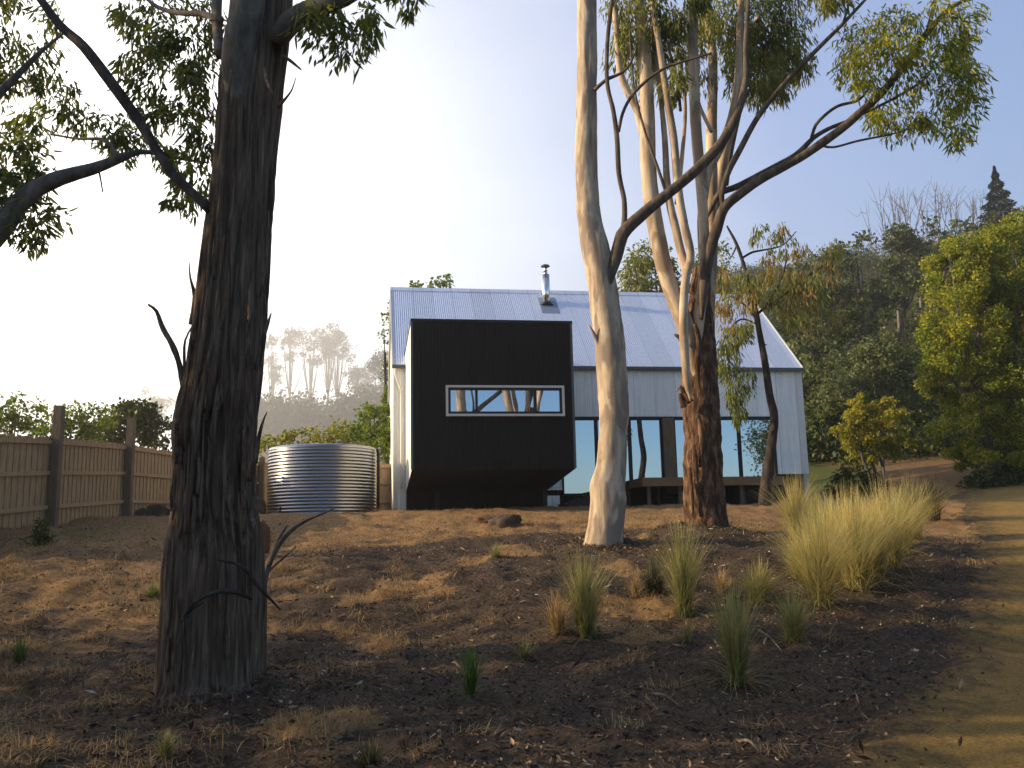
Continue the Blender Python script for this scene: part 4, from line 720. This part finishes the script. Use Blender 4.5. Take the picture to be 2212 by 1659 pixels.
TS = [(1265, 1372, 175, 110, 'blade_green', 'green and straw tussock at the foot of the pale gum', 480), (1415, 1285, 85, 90, 'blade_grey', 'dull olive tussock behind the upright one right of the pale gum', 350), (1480, 1328, 190, 90, 'blade_green', 'upright tussock right of the pale gum, in front of the red-barked base', 420), (1593, 1470, 200, 95, 'blade_green', 'upright tussock standing alone nearest the drive corner', 460), (1640, 1295, 95, 120, 'blade_green', 'low spreading tussock in the middle of the planting', 380), (1717, 1397, 125, 90, 'blade_green', 'wispy tussock left of the big golden clump', 300), (1775, 1322, 205, 150, 'blade_gold', 'large golden tussock at the front of the sunlit clump', 760), (1852, 1268, 205, 145, 'blade_gold', 'tall golden tussock in the middle of the sunlit clump', 760), (1812, 1238, 170, 110, 'blade_gold', 'golden tussock tucked behind the two front ones of the sunlit clump', 480), (1890, 1232, 160, 110, 'blade_gold', 'golden tussock right behind the tall middle one', 480), (1950, 1190, 140, 100, 'blade_gold', 'golden tussock second from the far end of the row along the drive', 420), (1922, 1213, 175, 125, 'blade_gold', 'golden tussock at the drive side of the sunlit clump', 600), (1725, 1165, 135, 95, 'blade_gold', 'sunlit tussock against the right corner of the house', 450), (1765, 1150, 90, 90, 'blade_green', 'shaggy green tussock right of the house corner pier', 350), (2015, 1125, 95, 90, 'blade_grey', 'dark grey-green tussock at the edge of the drive', 500), (1016, 1500, 105, 56, 'blade_lush', 'small bright green tussock alone in the mulch', 200), (1132, 1412, 52, 50, 'blade_green', 'tiny tussock between the lone green one and the pale gum', 130), (1487, 1395, 48, 34, 'blade_green', 'tiny sprig below the upright tussock', 60), (1372, 1290, 62, 40, 'blade_dry', 'small dead straw tuft right of the pale gum base', 80), (1205, 1372, 90, 85, 'blade_dry', 'dry straw-coloured tuft left of the pale gum tussock', 200), (357, 1642, 60, 50, 'blade_green', 'small tuft at the bottom edge below the big trunk', 120), (800, 1650, 70, 90, 'blade_grey', 'dark low tuft at the bottom edge of the mulch', 150), (42, 1430, 62, 60, 'blade_lush', 'lush green tuft at the left edge', 160), (330, 1290, 36, 60, 'blade_lush', 'bright green weed patch left of the big trunk', 120), (1790, 1220, 130, 110, 'blade_gold', 'golden tussock at the house side of the sunlit clump', 500), (1975, 1168, 130, 90, 'blade_gold', 'golden tussock farthest back along the drive edge', 500), (1070, 1210, 38, 50, 'blade_green', 'small green tuft on the bank below the bay', 90), (1560, 1290, 60, 60, 'blade_dry', 'pale dry tuft left of the low spreading tussock', 120), (1725, 1250, 110, 90, 'blade_gold', 'thin golden tussock below the house corner tussock', 300)]
for t in TS: tussock(t[0], t[1], t[2], t[3], t[4], t[5], t[6])
sd = drop(85, 1180); seed = thing('seedling', 'small dark conical seedling on the lawn by the left fence', 'plant', sd)
build('stem', loc([tube([sd-[0, 0, .05], sd+[0, 0, .35]], [.012, .004], 6, .08)], seed), M['bark_twig'], seed)
build('leaves', loc(crown([(sd+np.array([0, 0, .10+.06*k]), (.13-.02*k, .13-.02*k, .07)) for k in range(5)], 1.6, .07, .012, .1, .4, 8), seed), M['leaf_dark'], seed)
def rock(name, px, py, wp, hp, dp, mat, label, cat='rock', sd_=0, Y=None, group=None):
    b = drop(px, py) if Y is None else None
    if b is None: q = at(px, py, Y); b = np.array([q[0], q[1], float(GZ(q[0], q[1]))])
    s = mpp(b); u, v = np.meshgrid(np.linspace(0, math.pi, 18), np.arange(28)*2*math.pi/28, indexing='ij'); d = np.stack([np.sin(u)*np.cos(v), np.sin(u)*np.sin(v), np.cos(u)], -1)
    d = np.sign(d)*np.abs(d)**.8; r = 1+.5*(fbm(d*1.3+sd_*7, 50+sd_, 4)-.47)*2; V = d*r[..., None]*np.array([wp*.5*s, dp*.5*s, hp*.62*s])+np.array([0, 0, hp*.25*s])
    m, n = u.shape; i = np.arange(m-1)[:, None]*n; j = np.arange(n)[None]; k = (j+1) % n
    o = build(name, [(V.reshape(-1, 3), [np.stack([i+j, i+n+j, i+n+k, i+k], -1).reshape(-1, 4)])], M[mat]); o.location = tuple(b); return tag(o, label, cat, group)
rock('boulder', 1093, 1141, 76, 36, 60, 'rock', 'dark flat boulder on the dry grass in front of the bay', sd_=1)
rock('stone', 1045, 1130, 44, 16, 40, 'rust_rock', 'low brown stone left of the dark boulder', sd_=2)
rock('boulder', 562, 1196, 40, 78, 40, 'rust_rock', 'rusty rounded boulder half hidden behind the big trunk', sd_=3)
for i, (px, py, w, h, lab) in enumerate([(310, 1098, 36, 26, 'grey stone at the fence corner, left end of the heap'), (338, 1092, 44, 34, 'largest stone of the heap at the fence corner'), (362, 1100, 30, 24, 'brown stone of the heap nearest the big trunk'), (325, 1076, 44, 16, 'flat slab resting on top of the stone heap'), (556, 1098, 34, 40, 'dark stone between the big trunk and the tank')]):
    rock('stone', px, py, w, h, w, 'rock', lab, sd_=4+i, Y=22.4+i*.3 if i < 4 else 26.5, group='stones by the fence')
def stick(paths, name, label, mat='bark_limb', Y=None, sag=None):
    ps = []
    b = drop(paths[0][0][0], paths[0][0][1]) if Y is None else at(paths[0][0][0], paths[0][0][1], Y)
    for q in paths: P, R = pxpath(q, float(b[1]), .1); ps.append(tube(P, R, 7, .05, None, 0, .15))
    root = thing(name, label, 'branch', b); build('branch', loc(ps, root), M[mat], root)
YT = YL+.55
stick([[(568, 1300, 12), (572, 1250, 15), (582, 1215, 14), (600, 1180, 12), (625, 1150, 9), (660, 1125, 7), (700, 1108, 5), (722, 1098, 3)], [(582, 1220, 9), (600, 1170, 7), (620, 1135, 4)], [(575, 1240, 7), (590, 1225, 5), (640, 1180, 3)]], 'fallen_branch', 'forked dead branch leaning against the right of the big trunk', Y=YT)
stick([[(398, 1330, 5), (430, 1295, 9), (480, 1276, 11), (525, 1284, 10), (545, 1296, 5)], [(392, 1345, 4), (412, 1318, 6), (440, 1300, 4)]], 'fallen_branch', 'curved dead branch caught across the front of the big trunk', 'bark_twig', Y=YL-.56)
stick([[(470, 1210, 5), (520, 1222, 8), (560, 1270, 8), (585, 1295, 6), (606, 1318, 3)]], 'fallen_branch', 'dark straight stick jutting right from the big trunk', 'bark_twig', Y=YL-.52)
for i, (a, b_, lab) in enumerate([((1410, 1490, 5), (1470, 1512, 4), 'thin twig lying in the mulch left of the lone upright tussock'), ((1640, 1375, 4), (1690, 1410, 3), 'thin twig lying below the wispy tussock'), ((1600, 1590, 5), (1640, 1625, 3), 'thin twig lying at the bottom of the mulch by the drive')]):
    p0, p1 = drop(a[0], a[1]), drop(b_[0], b_[1]); p0[2] = GZ(p0[0], p0[1])+.02; p1[2] = GZ(p1[0], p1[1])+.02; rt = thing('twig', lab, 'twig', p0); build('branch', loc([tube([p0, (p0+p1)/2+[0, 0, .03], p1], [.012, .01, .005], 6, .05)], rt), M['bark_limb'], rt)
# ------------------------------------------------------------------ air, sky, sun
AZ, EL = math.radians(94), math.radians(19)     # sun to the left of the view
SD = np.array([-math.sin(AZ)*math.cos(EL), math.cos(AZ)*math.cos(EL), math.sin(EL)])
hz = build('haze', [box(-900, 900, -90, 1500, -9, 275)], None, smooth=False); hz['kind'] = 'stuff'
m = bpy.data.materials.new('haze'); m.use_nodes = True; t = m.node_tree; t.nodes.remove(t.nodes['Principled BSDF']); pv = t.nodes.new('ShaderNodeVolumePrincipled')
pv.inputs['Color'].default_value = (1, .95, .87, 1); pv.inputs['Density'].default_value = .00095; pv.inputs['Anisotropy'].default_value = .5
t.links.new(pv.outputs[0], t.nodes['Material Output'].inputs['Volume']); hz.data.materials.append(m)
w = bpy.data.worlds.new('World'); sc.world = w; w.use_nodes = True; t = w.node_tree; bg = t.nodes['Background']
sky = t.nodes.new('ShaderNodeTexSky'); sky.sky_type = 'NISHITA'; sky.sun_disc = False; sky.sun_elevation = EL; sky.sun_rotation = -AZ; sky.dust_density = .6; sky.ozone_density = 4.5; sky.air_density = 1.0
tc_ = t.nodes.new('ShaderNodeTexCoord'); dot = t.nodes.new('ShaderNodeVectorMath'); dot.operation = 'DOT_PRODUCT'
MD = unit(np.array([-math.sin(math.radians(38))*.97, math.cos(math.radians(38))*.97, .10])); dot.inputs[1].default_value = tuple(MD)     # the bright bank of mist
t.links.new(tc_.outputs['Generated'], dot.inputs[0])
rp = t.nodes.new('ShaderNodeValToRGB'); rp.color_ramp.interpolation = 'LINEAR'
els = rp.color_ramp.elements
while len(els) < 6: els.new(.5)
for e, (p_, c_) in zip(els, [(-0.0, (.0, .0, .0)), (.38, (.12, .30, .78)), (.56, (.50, .70, 1.45)), (.72, (2.4, 2.4, 2.6)), (.84, (4.6, 4.5, 4.2)), (.96, (15, 14.2, 12.4))]): e.position = p_; e.color = (*c_, 1)
cn = t.nodes.new('ShaderNodeTexNoise'); cn.inputs['Scale'].default_value = 2.6; cn.inputs['Detail'].default_value = 5; cn.inputs['Roughness'].default_value = .55; cn.inputs['Distortion'].default_value = .6
cm = t.nodes.new('ShaderNodeMapping'); cm.inputs['Scale'].default_value = (1, 1, 2.2); t.links.new(tc_.outputs['Generated'], cm.inputs['Vector']); t.links.new(cm.outputs[0], cn.inputs['Vector'])
ca = t.nodes.new('ShaderNodeMath'); ca.operation = 'MULTIPLY_ADD'; ca.inputs[1].default_value = .16; t.links.new(cn.outputs['Fac'], ca.inputs[0]); cs_ = t.nodes.new('ShaderNodeMath'); cs_.operation = 'SUBTRACT'; cs_.inputs[1].default_value = .08
t.links.new(dot.outputs['Value'], cs_.inputs[0]); t.links.new(cs_.outputs[0], ca.inputs[2]); t.links.new(ca.outputs[0], rp.inputs[0])
mx = t.nodes.new('ShaderNodeMix'); mx.data_type = 'RGBA'; mx.blend_type = 'ADD'; mx.inputs[0].default_value = 1
t.links.new(sky.outputs[0], mx.inputs[6]); t.links.new(rp.outputs[0], mx.inputs[7]); t.links.new(mx.outputs[2], bg.inputs['Color']); bg.inputs['Strength'].default_value = .078
sun = bpy.data.lights.new('sun', 'SUN'); sun.energy = 5; sun.angle = math.radians(.5); sun.color = (1, .76, .45); so = bpy.data.objects.new('sun', sun); COL.objects.link(so)
from mathutils import Vector
so.rotation_euler = Vector(SD).to_track_quat('Z', 'Y').to_euler()
sc.view_settings.view_transform = 'Standard'; sc.view_settings.look = 'None'; sc.view_settings.gamma = 1; sc.view_settings.exposure = 1.52
sc.cycles.use_denoising = True; sc.cycles.volume_bounces = 0; sc.cycles.max_bounces = 6; sc.cycles.transparent_max_bounces = 8
